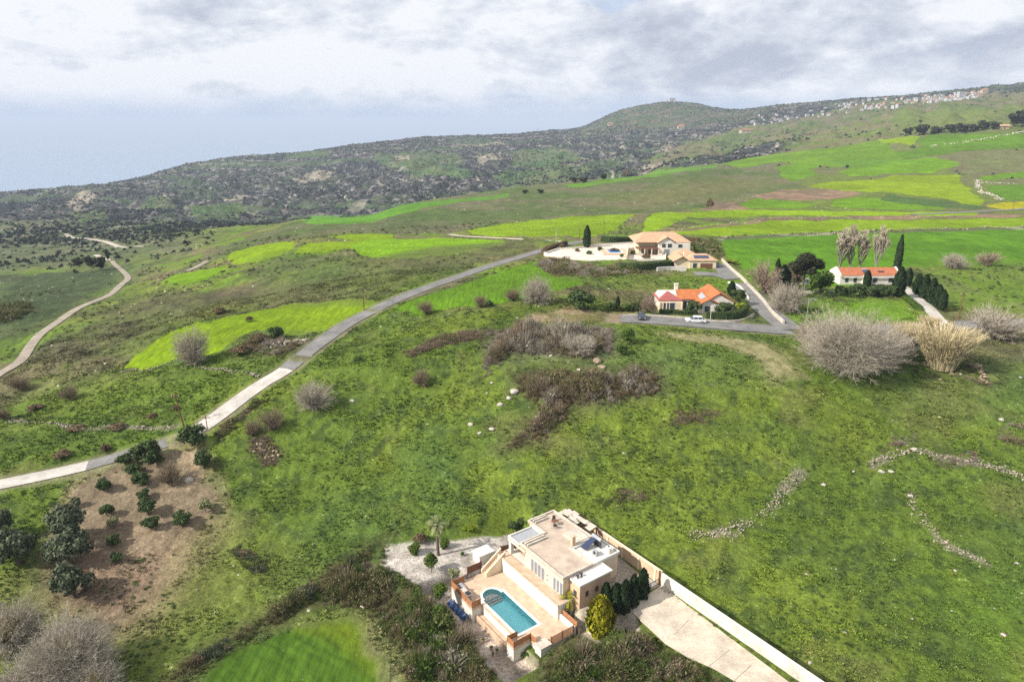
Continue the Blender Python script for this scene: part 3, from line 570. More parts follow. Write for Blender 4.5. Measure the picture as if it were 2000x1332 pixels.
def rotm(n,tilt=1.0):
    a=rng.normal(size=(n,3)); a/=np.linalg.norm(a,axis=1)[:,None]; b_=rng.normal(size=(n,3)); b_-=(a*b_).sum(1)[:,None]*a; b_/=np.linalg.norm(b_,axis=1)[:,None]; return a,b_
def quads(C,a,b_,sa,sb):
    sa=np.reshape(sa,(-1,1)); sb=np.reshape(sb,(-1,1)); v=np.stack([C-a*sa-b_*sb*.6,C+a*sa*.2-b_*sb,C+a*sa+b_*sb*.5,C-a*sa*.1+b_*sb],1).reshape(-1,3)
    return v,np.arange(len(C)*4).reshape(-1,4)
def nmesh(name,v,f,mats,mi=None,col=None):
    me=bpy.data.meshes.new(name); nf=len(f); k=f.shape[1]; me.vertices.add(len(v)); me.vertices.foreach_set('co',np.ascontiguousarray(v,np.float32).ravel())
    me.loops.add(nf*k); me.loops.foreach_set('vertex_index',f.ravel().astype(np.int32)); me.polygons.add(nf); me.polygons.foreach_set('loop_start',np.arange(0,nf*k,k,dtype=np.int32))
    for m in (mats if isinstance(mats,(list,tuple)) else [mats]): me.materials.append(m)
    if mi is not None: me.polygons.foreach_set('material_index',mi.astype(np.int32))
    me.update(calc_edges=True)
    if col is not None: c_=me.color_attributes.new('col','FLOAT_COLOR','POINT'); c_.data.foreach_set('color',rgba(col).ravel().astype(np.float32))
    return me
def cloud(n,clumps,leaf,up=0.3,shell=.55):   # clumps: (x,y,z,rx,ry,rz)
    cl=np.array(clumps,float); wv=(cl[:,3]*cl[:,4]*cl[:,5])**.7; k=rng.choice(len(cl),n,p=wv/wv.sum()); d=rng.normal(size=(n,3)); d/=np.linalg.norm(d,axis=1)[:,None]
    r=shell+(1-shell)*rng.random(n)**.7; r*=1+.12*rng.normal(size=n); C=cl[k,:3]+d*cl[k,3:6]*r[:,None]; a,b_=rotm(n)
    nn=d+rng.normal(size=(n,3))*.55; nn/=np.linalg.norm(nn,axis=1)[:,None]; a-=(a*nn).sum(1)[:,None]*nn; a/=np.linalg.norm(a,axis=1)[:,None]; b_=np.cross(nn,a)
    s_=leaf*(.6+.9*rng.random(n)); return quads(C,a,b_,s_,s_*.7)
def clumpset(n,R_,H_,z0,seed,rr=.42):
    rs=np.random.default_rng(seed); o=[]
    for i in range(n):
        a=rs.random()*6.283; q=math.sqrt(rs.random())*(1-rr*.8)*R_; z=z0+H_*(.2+.62*rs.random()*(1-.45*(q/R_))); r=R_*rr*(.75+.5*rs.random()); o.append((q*math.cos(a),q*math.sin(a),z,r,r,r*.85*min(1.3,H_/(R_*1.6))))
    return o
def trunk(H_,r,z1,seed,n=5,R_=1,spread=.55):
    rs=random.Random(seed); m=MB(); lean=(rs.uniform(-.08,.08)*H_,rs.uniform(-.08,.08)*H_); f=(lean[0],lean[1],z1)
    m.tube([(0,0,-.4),(0,0,.1),(lean[0]*.5,lean[1]*.5,z1*.5),f],[r*1.35,r,r*.8,r*.7],7)
    for k in range(n):
        a=k*6.283/n+rs.uniform(-.4,.4); q=R_*spread*rs.uniform(.6,1); z=z1+(H_-z1)*rs.uniform(.3,.75); m.tube([f,(f[0]+math.cos(a)*q*.45,f[1]+math.sin(a)*q*.45,z1+(z-z1)*.55),(f[0]+math.cos(a)*q,f[1]+math.sin(a)*q,z)],[r*.5,r*.32,r*.12],5)
    return m
PROTO={}
def proto_tree(key,Rr,Hh,z0,n,leaf,lm,seed,trk=.12,nc=12,bark=None,rr=.42,shell=.55):
    tm=trunk(Hh,trk,z0,seed,5,Rr).mesh('trunk',bark or m_bark); v,f=cloud(n,clumpset(nc,Rr,Hh-z0,z0,seed,rr),leaf,shell=shell); cm=nmesh('crown',v,f,lm); PROTO[key]=[('trunk',tm),('crown',cm)]
def inst(key,name,loc,rz=None,sc=(1,1,1),**k):
    o=empty(name,loc,rz if rz is not None else random.random()*6.28,**k); o.scale=sc
    for n,m in PROTO[key]: c_=bpy.data.objects.new(n,m); scn.collection.objects.link(c_); c_.parent=o
    return o
# unit prototypes: radius 1, height 2 (scaled to each tree)
for q in range(3):
    proto_tree('olive%d'%q,1,2,.35,3400,.070,lf_olive,100+q,.10,17,rr=.36,shell=.35); proto_tree('dark%d'%q,1,2,.3,2800,.080,lf_dark,120+q,.09,16,rr=.38,shell=.4); proto_tree('green%d'%q,1,2,.35,2200,.085,lf_green,140+q,.08,12)
proto_tree('citrus',1,2,.12,2400,.09,lf_citrus,160,.07,9,rr=.55); proto_tree('lolly',1,2.4,.75,2400,.09,lf_citrus,161,.06,8,rr=.6); proto_tree('brown',1,2,.3,1500,.08,lf_brown,162,.06,10); proto_tree('pale',1,2,.2,900,.10,lf_pale,163,.05,9)
proto_tree('yellow',1,2,.15,1800,.09,lf_yel,164,.05,10); proto_tree('far',1,2,.3,420,.17,lf_pine,165,.08,9)
def cypress(key,lm,Rr,Hh,n,leaf,seed,bulge=.38):
    rs=np.random.default_rng(seed); t=rs.random(n)**.9; prof=np.interp(t,[0,.06,bulge,.75,.93,1],[.55,.8,1,.68,.3,.04]); a=rs.random(n)*6.283; r=prof*Rr*(.62+.46*rs.random(n)**.8)*(1+.16*np.sin(a*4+t*11)+.10*np.sin(a*7-t*23)); 
    C=np.stack([np.cos(a)*r,np.sin(a)*r,.06*Hh+t*Hh*.94],1); out_=np.stack([np.cos(a),np.sin(a),.3+0*a],1); u_=np.stack([np.cos(a)*.4+rs.normal(size=n)*.35,np.sin(a)*.4+rs.normal(size=n)*.35,1+0*a],1); u_/=np.linalg.norm(u_,axis=1)[:,None]
    b_=np.cross(u_,out_); b_/=np.linalg.norm(b_,axis=1)[:,None]; s_=leaf*(.6+.8*rs.random(n)); v,f=quads(C,u_,b_,s_*1.5,s_*.55)
    tm=MB().tube([(0,0,-.3),(0,0,Hh*.5),(0,0,Hh*.9)],[Rr*.16,Rr*.1,.02],6).mesh('trunk',m_bark); PROTO[key]=[('trunk',tm),('crown',nmesh('crown',v,f,lm))]
cypress('cyp',lf_cyp,1,6,2600,.22,5); cypress('gold',lf_gold,1,3,3000,.15,6,.3)
def bare(key,tm,bk,Hh,Rr,depth,seed,nb=6,twr=.010,low=.05,fan=1.0,dens=4):     # leafless tree: limbs, then dense fine twigs
    rs=random.Random(seed); m=MB(); tw=[]
    def grow(p,d,l,r,k):
        q=p+d*l
        if k<=3: m.tube([p,(p+q)/2+Vector((rs.uniform(-1,1),rs.uniform(-1,1),rs.uniform(-1,1)))*l*.06,q],[r,r*.8,r*.6],5,False)
        else: tw.append((p,q,r))
        if k==depth: return
        for j in range((nb if k==0 else (3 if k<depth-1 else dens))):
            if k==0: a=6.283*j/nb+rs.uniform(-.3,.3); e=rs.uniform(-.05,1.35) if fan==1 else rs.uniform(1.0,1.45); dd=Vector((math.cos(a)*math.cos(e),math.sin(a)*math.cos(e),math.sin(e)))
            elif fan==0: dd=(d*.6+Vector((rs.gauss(0,.20),rs.gauss(0,.20),rs.uniform(.35,.75)))).normalized()
            else: dd=(d+Vector((rs.gauss(0,.40),rs.gauss(0,.40),rs.gauss(-.01,.40)))).normalized()
            if dd.z<-.45: dd.z=-.3
            grow(p+d*l*rs.uniform(.6,1) if k else q,dd,l*rs.uniform(.62,.86) if k else Rr*.36*rs.uniform(.8,1.2),r*.62,k+1)
    grow(Vector((0,0,.0)),Vector((0,0,1)),low*Hh*3 if fan==1 else low*Hh,.05,0)
    A=np.array([t[0] for t in tw]); B=np.array([t[1] for t in tw]); Rw=np.maximum(np.array([t[2] for t in tw])*.8,twr); d=B-A; sd_=rng.normal(size=A.shape); sd_=np.cross(d,sd_); sd_/=np.linalg.norm(sd_,axis=1)[:,None]+1e-9; sd_*=Rw[:,None]
    v=np.stack([A-sd_,A+sd_,B+sd_*.45,B-sd_*.45],1).reshape(-1,3); top=np.percentile(v[:,2],99.5); hr=np.percentile(np.hypot(v[:,0],v[:,1]),97); S=np.array([Rr/hr,Rr/hr,Hh/top]); v=v*S; v[:,2]=np.maximum(v[:,2],.0)
    for i,q in enumerate(m.v): m.v[i]=(q[0]*S[0],q[1]*S[1],q[2]*S[2])
    PROTO[key]=[('trunk',m.mesh('trunk',bk)),('crown',nmesh('crown',v,np.arange(len(v)).reshape(-1,4),tm))]
def pom(key,tm,bk,n,nf,nt,seed,w_=.006,Hh=2,Rr=1):      # leafless many-stemmed dome: crooked stems from the foot, forks, fine twigs
    rs=np.random.default_rng(seed); a=rs.random(n)*6.283; cz=-.75+1.75*rs.random(n)**.85; rxy=np.sqrt(np.maximum(0,1-cz**2)); lob=1+.17*np.sin(a*3+seed)+.12*np.sin(a*7+cz*5)+.08*np.sin(cz*9+seed); k=(.80+.22*rs.random(n))*lob
    E=np.stack([np.cos(a)*rxy*Rr*k,np.sin(a)*rxy*Rr*k,np.maximum(.06,Hh*.44+cz*Hh*.5*k)],1); O=np.stack([np.cos(a)*.10*rs.random(n),np.sin(a)*.10*rs.random(n),.03+.10*rs.random(n)],1)
    P1=O+(E-O)*.22+rs.normal(size=(n,3))*.06+np.array([0,0,.12]); P2=O+(E-O)*.5+rs.normal(size=(n,3))*.09+np.array([0,0,.10])
    def st(P,Q,wa,wb):
        t=np.cross(Q-P,rs.normal(size=P.shape)); t/=np.linalg.norm(t,axis=1)[:,None]+1e-9; return np.stack([P-t*wa,P+t*wa,Q+t*wb,Q-t*wb],1).reshape(-1,3)
    V_=[st(O,P1,w_*3.2,w_*2.4),st(P1,P2,w_*2.4,w_*1.7)]
    i=np.repeat(np.arange(n),nf); m_=len(i); F0=P1[i]+(P2[i]-P1[i])*(.3+.7*rs.random((m_,1))); F2=E[i]+rs.normal(size=(m_,3))*.17; F2[:,2]=np.maximum(F2[:,2],.04); F1=(F0+F2)/2+rs.normal(size=(m_,3))*.06; V_+=[st(F0,F1,w_*1.3,w_),st(F1,F2,w_,w_*.5)]
    j=np.repeat(np.arange(m_),nt); q=rs.random((len(j),1)); P=np.where(q<.4,F0[j]+(F1[j]-F0[j])*(q/.4),F1[j]+(F2[j]-F1[j])*((q-.4)/.6)); d=F2[j]-F0[j]; d/=np.linalg.norm(d,axis=1)[:,None]+1e-9; d=d+rs.normal(size=d.shape)*.75; d/=np.linalg.norm(d,axis=1)[:,None]; Q=P+d*(.07+.11*rs.random((len(j),1))); Q[:,2]=np.maximum(Q[:,2],.03); V_.append(st(P,Q,w_*.8,w_*.4))
    v=np.concatenate(V_); m=MB(); R2=random.Random(seed)
    for q in range(8):
        t=q*.785+R2.uniform(-.3,.3); e=R2.uniform(.3,.95); c1=R2.uniform(-.1,.1); m.tube([(0,0,-.1),(math.cos(t)*.10,math.sin(t)*.10,.25),(math.cos(t+c1)*e*.40,math.sin(t+c1)*e*.40,.70),(math.cos(t)*e*.66,math.sin(t)*e*.66,1.15)],[.06,.042,.024,.008],5,False)
    PROTO[key]=[('trunk',m.mesh('trunk',bk)),('crown',nmesh('crown',v,np.arange(len(v)).reshape(-1,4),tm))]
pom('bare0',tw_grey,m_barkg,230,5,11,1,.0052); pom('bare1',tw_grey,m_barkg,170,6,12,2,.0055); pom('bare2',tw_brown,m_bark,90,5,7,3,.010); pom('bare3',tw_oran,m_bark,80,5,8,4,.010); pom('bigbare',tw_grey,m_barkg,520,5,14,9,.0030); pom('bare4',tw_grey,m_barkg,110,6,10,8,.0065); bare('poplar',leafmat('pale_twigs',(.46,.40,.30),(.36,.31,.23)),m_barkg,6,1,7,5,5,.007,fan=0,dens=3)
def reedclump(key,lm,n,Rr,Hh,seed):
    rs=np.random.default_rng(seed); a=rs.random(n)*6.283; r0=np.sqrt(rs.random(n))*.75*Rr; lean=r0/(.75*Rr)*.55+rs.random(n)*.25; ln=Hh*(.3+.75*rs.random(n)); ca,sa_=np.cos(a),np.sin(a); vs=[];fs=[]
    P0=np.stack([ca*r0,sa_*r0,0*a],1); d1=np.stack([ca*lean*.55,sa_*lean*.55,1+0*a],1); d2=np.stack([ca*lean*1.5,sa_*lean*1.5,.75+0*a],1)
    P1=P0+d1*ln[:,None]*.5; P2=P1+d2*ln[:,None]*.45; t=np.stack([-sa_,ca,0*a],1)*.02+rs.normal(size=(n,3))*.01
    v=np.concatenate([np.stack([P0-t,P0+t,P1+t*.9,P1-t*.9],1).reshape(-1,3),np.stack([P1-t*.9,P1+t*.9,P2+t*.3,P2-t*.3],1).reshape(-1,3)])
    # plume and leaf blades
    k=n*3; i=rs.integers(0,n,k); q=rs.random(k)[:,None]; C=P1[i]*(1-q)+P2[i]*q; dd=rs.normal(size=(k,3))*.5+np.stack([ca[i],sa_[i],.9+0*i],1)*.6; dd/=np.linalg.norm(dd,axis=1)[:,None]; bb=np.cross(dd,rs.normal(size=(k,3))); bb/=np.linalg.norm(bb,axis=1)[:,None]
    v2,f2=quads(C,dd,bb,.14*Hh/2,.012); v=np.concatenate([v,v2]); PROTO[key]=[('canes',nmesh('canes',v,np.arange(len(v)).reshape(-1,4),lm))]
reedclump('reed',tw_gold,2600,1,2,9)
def palm(key,lm,trh,fr,n,seed,r=.22,droop=1.0):
    rs=random.Random(seed); t=MB().tube([(0,0,-.3),(0,0,.3),(.05,0,trh*.5),(0,0,trh)],[r*1.4,r,r*.85,r],8).mesh('trunk',m_bark); C=[];U=[];B=[];SA=[]
    for k in range(n):
        a=k*2.399; e=rs.uniform(-.5,1.25); L_=fr*rs.uniform(.8,1.1); p=Vector((0,0,trh)); d=Vector((math.cos(a)*math.cos(e),math.sin(a)*math.cos(e),math.sin(e)))
        for q in range(9):
            w_=L_/9; d.z-=.10*droop*(1+q*.12); d.normalize(); p2=p+d*w_; sd_=d.cross(Vector((0,0,1))).normalized()
            for sg in (-1,1):
                for e2 in (0,.5):
                    c_=p+d*w_*e2; lv=(sd_*sg*.8+d*.75+Vector((0,0,-.25))).normalized(); ll=fr*.20*(1-.08*abs(q-4)); C.append(c_+lv*ll*.5); U.append(lv); B.append(d); SA.append(ll*.55)
            p=p2
    v,f=quads(np.array(C),np.array(U),np.array(B),np.array(SA),np.full(len(C),fr*.035)); PROTO[key]=[('trunk',t),('fronds',nmesh('fronds',v,f,lm))]
palm('palm',lf_palm,5.2,1.7,34,3); palm('palmg',lf_gold,1.9,1.5,26,4,.1)
# a thing given by its foot and size as seen in the photograph (width, height in picture points)
def mpp(g,px): return (g.y*cp-(g.z-CZ)*sp)/F
def plant(key,name,px,py,w_,h_,label,cat,unit=(1,2),group=None,dmin=45,z=None):
    g=G(px,py,dmin); m=mpp(g,px); sx=w_*m/2/unit[0]; sz=h_*m/unit[1]
    if z is not None: g.z=z
    return inst(key,name,(g.x,g.y,g.z-.05),None,(sx,sx,sz),label=label,cat=cat,group=group)
# scattered undergrowth: many small clumps in one mesh
def shrub_t(n,leafy,seed,leaf=.16):
    rs=np.random.default_rng(seed); nl=int(n*leafy); nt=n-nl
    d=rs.normal(size=(nl,3)); d[:,2]=np.abs(d[:,2]); d/=np.linalg.norm(d,axis=1)[:,None]; C=d*(.55+.45*rs.random((nl,1)))*np.array([1,1,1.]); a=rs.normal(size=(nl,3)); a/=np.linalg.norm(a,axis=1)[:,None]; b_=np.cross(a,rs.normal(size=(nl,3))); b_/=np.linalg.norm(b_,axis=1)[:,None]; s_=leaf*(.5+.8*rs.random(nl)); v,f=quads(C,a,b_,s_,s_*.6)
    nt*=2; e=rs.normal(size=(nt,3)); e[:,2]=np.abs(e[:,2])*1.3+.2; e/=np.linalg.norm(e,axis=1)[:,None]; P=e*.25*rs.random((nt,1)); Q_=e*(.75+.45*rs.random((nt,1)))+rs.normal(size=(nt,3))*.12; t=np.cross(Q_-P,rs.normal(size=(nt,3))); t/=np.linalg.norm(t,axis=1)[:,None]; t*=.015
    v2=np.stack([P-t,P+t,Q_+t*.5,Q_-t*.5],1).reshape(-1,3); v=np.concatenate([v,v2]); return v,np.arange(len(v)).reshape(-1,4)
SH=[shrub_t(170,.7,1,.12),shrub_t(150,.2,2,.10),shrub_t(150,.45,3,.11),shrub_t(100,.9,4,.2)]
def replicate(T_,pos,sc,rz,tilt=0):
    v,f=T_; K=len(pos); c_,s_=np.cos(rz)[:,None],np.sin(rz)[:,None]; vx=v[None,:,0]*sc[:,None,0]; vy=v[None,:,1]*sc[:,None,1]; vz=v[None,:,2]*sc[:,None,2]
    o=np.stack([vx*c_-vy*s_+pos[:,None,0],vx*s_+vy*c_+pos[:,None,1],vz+pos[:,None,2]],-1).reshape(-1,3); return o,(f[None]+(np.arange(K)*len(v))[:,None,None]).reshape(-1,4)
def inside(P,n,sp_=None):
    P=np.array(P); lo,hi=P.min(0),P.max(0); o=np.zeros((0,2))
    while len(o)<n:
        q=lo+(hi-lo)*rng.random((n*2+50,2)); o=np.concatenate([o,q[inpoly(P,q[:,0],q[:,1])]])
    return o[:n]
def area(P): P=np.array(P); Q_=np.roll(P,-1,0); return abs((P[:,0]*Q_[:,1]-Q_[:,0]*P[:,1]).sum())/2
def thicket(name,label,cat,pts,size,mats,wts,tpl=(0,1,2),dens=1.,world=False,dmin=45,flatk=.9,kind='stuff',seed=1):
    fl_=1.1 if world else .25; P=pts if world else [(math.sin(a)*math.exp(l),math.cos(a)*math.exp(l)) for a,l in (cast(*q,dmin) for q in pts)]
    n=max(3,int(area(P)/(size*size)*1.3*dens)); xy=inside(P,n); ns=fbm(xy[:,0],xy[:,1],size*3.5,2,seed); fi,fj=fidx(xy[:,0],xy[:,1]); ok=(ns>.5-.5*min(1,dens))&(FLAT[fi.astype(int),fj.astype(int)]<fl_); xy=xy[ok]; ns=ns[ok]; n=len(xy); ed,_=segdist(P,xy[:,0],xy[:,1],True)
    z=gz(xy[:,0],xy[:,1]); V_=[];F_=[];MI=[];off=0; s_=size*(.5+.75*rng.random(n))*(.35+1.3*ns**1.2)*(.35+.65*smooth(0,size*2.6,ed))*(1+.5*(rng.random(n)<.08)); k=rng.integers(0,len(tpl),n); cw=np.cumsum(np.array(wts)/sum(wts)); mi=np.minimum(np.searchsorted(cw,np.clip((fbm(xy[:,0],xy[:,1],size*4,2,seed+50)-.5)*1.7+.5+.22*rng.normal(size=n),0,.999)),len(mats)-1)
    for t in range(len(tpl)):
        q=k==t
        if not q.any(): continue
        v,f=replicate(SH[tpl[t]],np.stack([xy[q,0],xy[q,1],z[q]-.1],1),np.stack([s_[q],s_[q],s_[q]*flatk*(.55+1.0*rng.random(q.sum()))],1),rng.random(q.sum())*6.28)
        V_.append(v); F_.append(f+off); off+=len(v); MI.append(np.repeat(mi[q],len(SH[tpl[t]][1])))
    o=bpy.data.objects.new(name,nmesh(name,np.concatenate(V_),np.concatenate(F_),mats,np.concatenate(MI))); scn.collection.objects.link(o); return tag(o,label,cat,None,kind)
# stones
ICO=[(0,0,-1),(.72,-.53,-.45),(-.28,-.85,-.45),(-.89,0,-.45),(-.28,.85,-.45),(.72,.53,-.45),(.28,-.85,.45),(-.72,-.53,.45),(-.72,.53,.45),(.28,.85,.45),(.89,0,.45),(0,0,1)]
ICF=[(0,1,2),(1,0,5),(0,2,3),(0,3,4),(0,4,5),(1,5,10),(2,1,6),(3,2,7),(4,3,8),(5,4,9),(1,10,6),(2,6,7),(3,7,8),(4,8,9),(5,9,10),(6,10,11),(7,6,11),(8,7,11),(9,8,11),(10,9,11)]
m_rock=tint('limestone',(.52,.48,.41),.25,1.1,.9,.15,.5,colb=(.34,.30,.24),bd=.06); m_rockb=tint('brown_stone',(.40,.30,.22),.25,1.1,.9,.15,.5,colb=(.28,.21,.15)); m_rubble=tint('wall_rubble',(.34,.30,.235),.4,.9,.9,.15,.5,colb=(.28,.24,.18))
def stones(mb,x,y,z,r,rs): 
    s3=[r*rs.uniform(.65,1.3),r*rs.uniform(.6,1.2),r*rs.uniform(.45,.9)]; a=rs.uniform(0,6.28); c_,s_=math.cos(a),math.sin(a)
    mb.add([((p[0]*s3[0]*c_-p[1]*s3[1]*s_)*rs.uniform(.8,1.15)+x,(p[0]*s3[0]*s_+p[1]*s3[1]*c_)*rs.uniform(.8,1.15)+y,z+p[2]*s3[2]*rs.uniform(.8,1.15)) for p in ICO],ICF)
def stonewall(label,pts,wd,ht,r,mt=None,den=1.,seed=1,group='dry stone walls between the fields'):
    rs=random.Random(seed); P=line(pts,1.0); mb=MB(); Lr=0
    n=0
    for i in range(len(P)-1):
        d=P[i+1]-P[i]; nn=Vector((-d.y,d.x,0)).normalized(); cnt=den*d.length*wd*ht*.16/(r**3)*.5
        gap=vn(np.array([P[i].x]),np.array([P[i].y]),6,seed)[0]
        if gap<.25: cnt*=.3
        for q in range(int(cnt)+(rs.random()<cnt%1)):
            n+=1
            if n>2600: break
            w_=rs.gauss(0,.33)*wd; p=P[i]+d*rs.random()+nn*w_; zz=float(gz(p.x,p.y)); stones(mb,p.x,p.y,zz+rs.random()*ht*max(.1,1-abs(w_)/wd*1.4)*.9,r*rs.uniform(.5,1.5),rs)
    return tag(mb.build('dry_stone_wall',mt or m_rubble),label,'stone wall',group)
# ------------------------------------------------------------------ the near villa: (u,v) frame, deck level z=0, terrace z=2.2
VZ=Vector((VO[0],VO[1],0))
def vthing(name,u,v,z,label,cat,group=None,rz=0): x,y=V(u,v); return empty(name,(x,y,z),TH+rz,label=label,cat=cat,group=group)
def vroot(name,label,cat,group=None): return empty(name,VZ,TH,label=label,cat=cat,group=group)
arc=[(1.75+0*a,0) for a in range(0)]
AR=[(-.15-1.45*math.sin(math.pi*k/14),1.75-1.45*math.cos(math.pi*k/14)) for k in range(15)]      # roman end of the pool
POOL=[(0,0),(8.3,0),(8.3,3.5),(0,3.5)]+AR[::-1]
POOL=[(0.,0.),(8.3,0.),(8.3,3.5),(0.,3.5),(-.15,3.5)]+AR[::-1]+[(-.15,0.)]
POOL=[(8.3,0.),(8.3,3.5),(0.,3.5),(0.,3.2)]+[(a,b) for a,b in AR[::-1]]+[(0.,.3),(0.,0.)]
def off(P,d):
    n=len(P); A=sum(P[i][0]*P[(i+1)%n][1]-P[(i+1)%n][0]*P[i][1] for i in range(n)); sg=1 if A>0 else -1; o=[]
    for i in range(n):
        a,b,c_=Vector(P[i-1]),Vector(P[i]),Vector(P[(i+1)%n]); d1=(b-a).normalized(); d2=(c_-b).normalized(); n1_=Vector((d1.y,-d1.x))*sg; n2_=Vector((d2.y,-d2.x))*sg; m=n1_+n2_; m/=max(m.dot(n1_),.35); o.append(tuple(b+m*d))
    return o
deck=vroot('pool_terrace','terracotta paved terrace around the near swimming pool, on white retaining walls','terrace')
DK=[(-5.4,6.0),(-5.2,-2.1),(.6,-2.2),(.6,-.55),(8.45,-.55),(8.45,-1.9),(10.,-1.9),(10.,.8),(12.35,.8),(12.35,6.3),(8,6.3),(8,6.)]
MB().slab(DK,[off(POOL,.30)],-.3,0).build('paving',m_deck,deck)
dk2=off(DK,-.05); b_=MB(); 
for i in range(len(dk2)): 
    p,q=dk2[i],dk2[(i+1)%len(dk2)]; b_.add([(*p,-3.2),(*q,-3.2),(*q,-.302),(*p,-.302)],[(0,1,2,3)])
b_.build('retaining_wall',m_white,deck)
MB().box(.62,8.43,-1.35,-.56,-3.,-1.55).box(.62,8.43,-1.55,-1.35,-3.,-1.35).build('planting_ledge',m_deck,deck)
pool=vroot('swimming_pool','turquoise swimming pool with a rounded stepped end below the near villa','swimming pool')
MB().slab(off(POOL,.32),[off(POOL,-.04)],-.04,.035).build('coping',m_white,pool)
m_basin=tint('pool_lining',(.40,.95,.98),.05,.8,.6,.2,0,colb=(.34,.92,.97)); b_=MB(); n=len(POOL)
b_.add([(*p,-.05) for p in POOL]+[(*p,-1.1) for p in POOL],[(i,(i+1)%n,n+(i+1)%n,n+i) for i in range(n)]); b_.prism(POOL,-1.3,-1.1); b_.build('basin',m_basin,pool)
st=MB()
for k in range(3):
    q=1-k*.28; st.prism([(0.02+k*.0+.55*(1-k*.45),3.0),(0.02+.55*(1-k*.45),.5)]+[(-.15-1.42*q*math.sin(math.pi*t/10),1.75-1.42*q*math.cos(math.pi*t/10)) for t in range(11)],-1.15,-.85+.26*k)
st.build('step',m_white,pool)
m_water=bpy.data.materials.new('pool_water'); m_water.use_nodes=True; N=m_water.node_tree.nodes; L=m_water.node_tree.links
for n_ in list(N): N.remove(n_)
o_=nd('ShaderNodeOutputMaterial'); tr=nd('ShaderNodeBsdfTransparent'); tr.inputs[0].default_value=(.93,1,1,1); gl=nd('ShaderNodeBsdfGlossy'); gl.inputs['Roughness'].default_value=.06; fr=nd('ShaderNodeFresnel'); fr.inputs[0].default_value=1.33
bp=nd('ShaderNodeBump'); bp.inputs['Strength'].default_value=.6; bp.inputs['Distance'].default_value=.08; tn=tnoise(objvec(),2.2,3,.6); L.new(tn,bp.inputs['Height']); L.new(bp.outputs[0],gl.inputs['Normal']); L.new(bp.outputs[0],fr.inputs['Normal'])
mx=nd('ShaderNodeMixShader'); L.new(fr.outputs[0],mx.inputs[0]); L.new(tr.outputs[0],mx.inputs[1]); L.new(gl.outputs[0],mx.inputs[2]); L.new(mx.outputs[0],o_.inputs[0])
ip=off(POOL,-.01); wo=MB().add([(*p,-.13) for p in ip],[tuple(range(len(ip)))]).build('water',m_water,pool)
if wo.data.polygons[0].normal.z<0: wo.data.flip_normals()
def slats(mb,a,b,z0,z1,n,t=.04,gap=.35,post=True,step=1.8):
    a,b=Vector(a),Vector(b); d=b-a; l=d.length; d.normalize(); nn=Vector((-d.y,d.x))*t; h=(z1-z0)/n
    for k in range(n):
        zz0,zz1=z0+k*h,z0+k*h+h*(1-gap); mb.hexa([(*(a-nn),zz0),(*(b-nn),zz0),(*(b+nn),zz0),(*(a+nn),zz0)],[(*(a-nn),zz1),(*(b-nn),zz1),(*(b+nn),zz1),(*(a+nn),zz1)])
def fence(label,pts,z0,z1,n,m,gap=.3,group=None,name='slat_fence'):
    o=vroot(name,label,'fence',group); mb=MB()
    for a,b in zip(pts[:-1],pts[1:]): slats(mb,a,b,z0+.05,z1,n,.025,gap)
    mb.build('slats',m,o)
    for a,b in zip(pts[:-1],pts[1:]):
        l=math.dist(a,b); k=max(1,round(l/1.7))
        for q in range(k+1 if b==pts[-1] else k): x=a[0]+(b[0]-a[0])*q/k; y=a[1]+(b[1]-a[1])*q/k; MB().box(x-.06,x+.06,y-.06,y+.06,z0,z1+.06).build('post',m,o)
    return o
fence('orange slatted screen around the barbecue corner of the pool terrace',[(-5.1,.1),(-5.1,-2.0),(.5,-2.1),(.5,-.75)],0,1.05,4,m_wood,.12)
fence('orange slatted screen on the square bastion at the pool corner',[(8.55,-.3),(8.55,-1.8),(9.9,-1.8),(9.9,.9),(11.2,.9)],0,.95,3,m_wood,.12)
fence('orange trellis along the outer right side of the pool terrace',[(12.25,2.4),(12.25,6.2)],0,1.25,7,m_wood,.45)
fence('orange slatted fence above the white wall between pool terrace and planting bed',[(8.2,6.75),(12.3,6.75)],0,1.5,5,m_wood,.12)
fence('brown slatted gate panel at the foot of the outside stairs',[(-5.75,1.1),(-5.75,3.5)],.05,1.65,8,m_dwood,.08)
fence('small brown fence between gravel garden and covered porch',[(-5.7,7.0),(-5.1,9.4)],.6,2.9,7,m_dwood,.08)
o=vroot('garden_wall','low white wall along the right side of the pool terrace','wall'); MB().box(8.0,12.35,6.32,6.55,-1,.85).build('wall_body',m_white,o)
o=vroot('corner_pier','square white pier at the front corner of the pool terrace','pier'); MB().box(11.25,12.5,.6,2.2,-3.4,.35).build('shaft',m_white,o,bev=.03); MB().box(11.15,12.6,.5,2.3,.352,.47).build('cap',m_stone,o)
# stairs
o=vroot('outside_stairs','peach outside stairs from pool terrace up to the house terrace','stairs')
mb=MB()
for k in range(12): mb.box(-5.1,-4.15,3.3+k*.28,3.3+(k+1)*.28,-.1,.18+k*.183)
mb.build('steps',m_peach,o)
for x0 in (-5.3,-4.15):
    z_=lambda y: .75+(y-3.3)/3.36*2.25
    MB().hexa([(x0,3.2,-.2),(x0+.2,3.2,-.2),(x0+.2,6.7,-.2),(x0,6.7,-.2)],[(x0,3.2,z_(3.2)),(x0+.2,3.2,z_(3.2)),(x0+.2,6.7,z_(6.7)),(x0,6.7,z_(6.7))]).build('side_wall',m_cream,o)
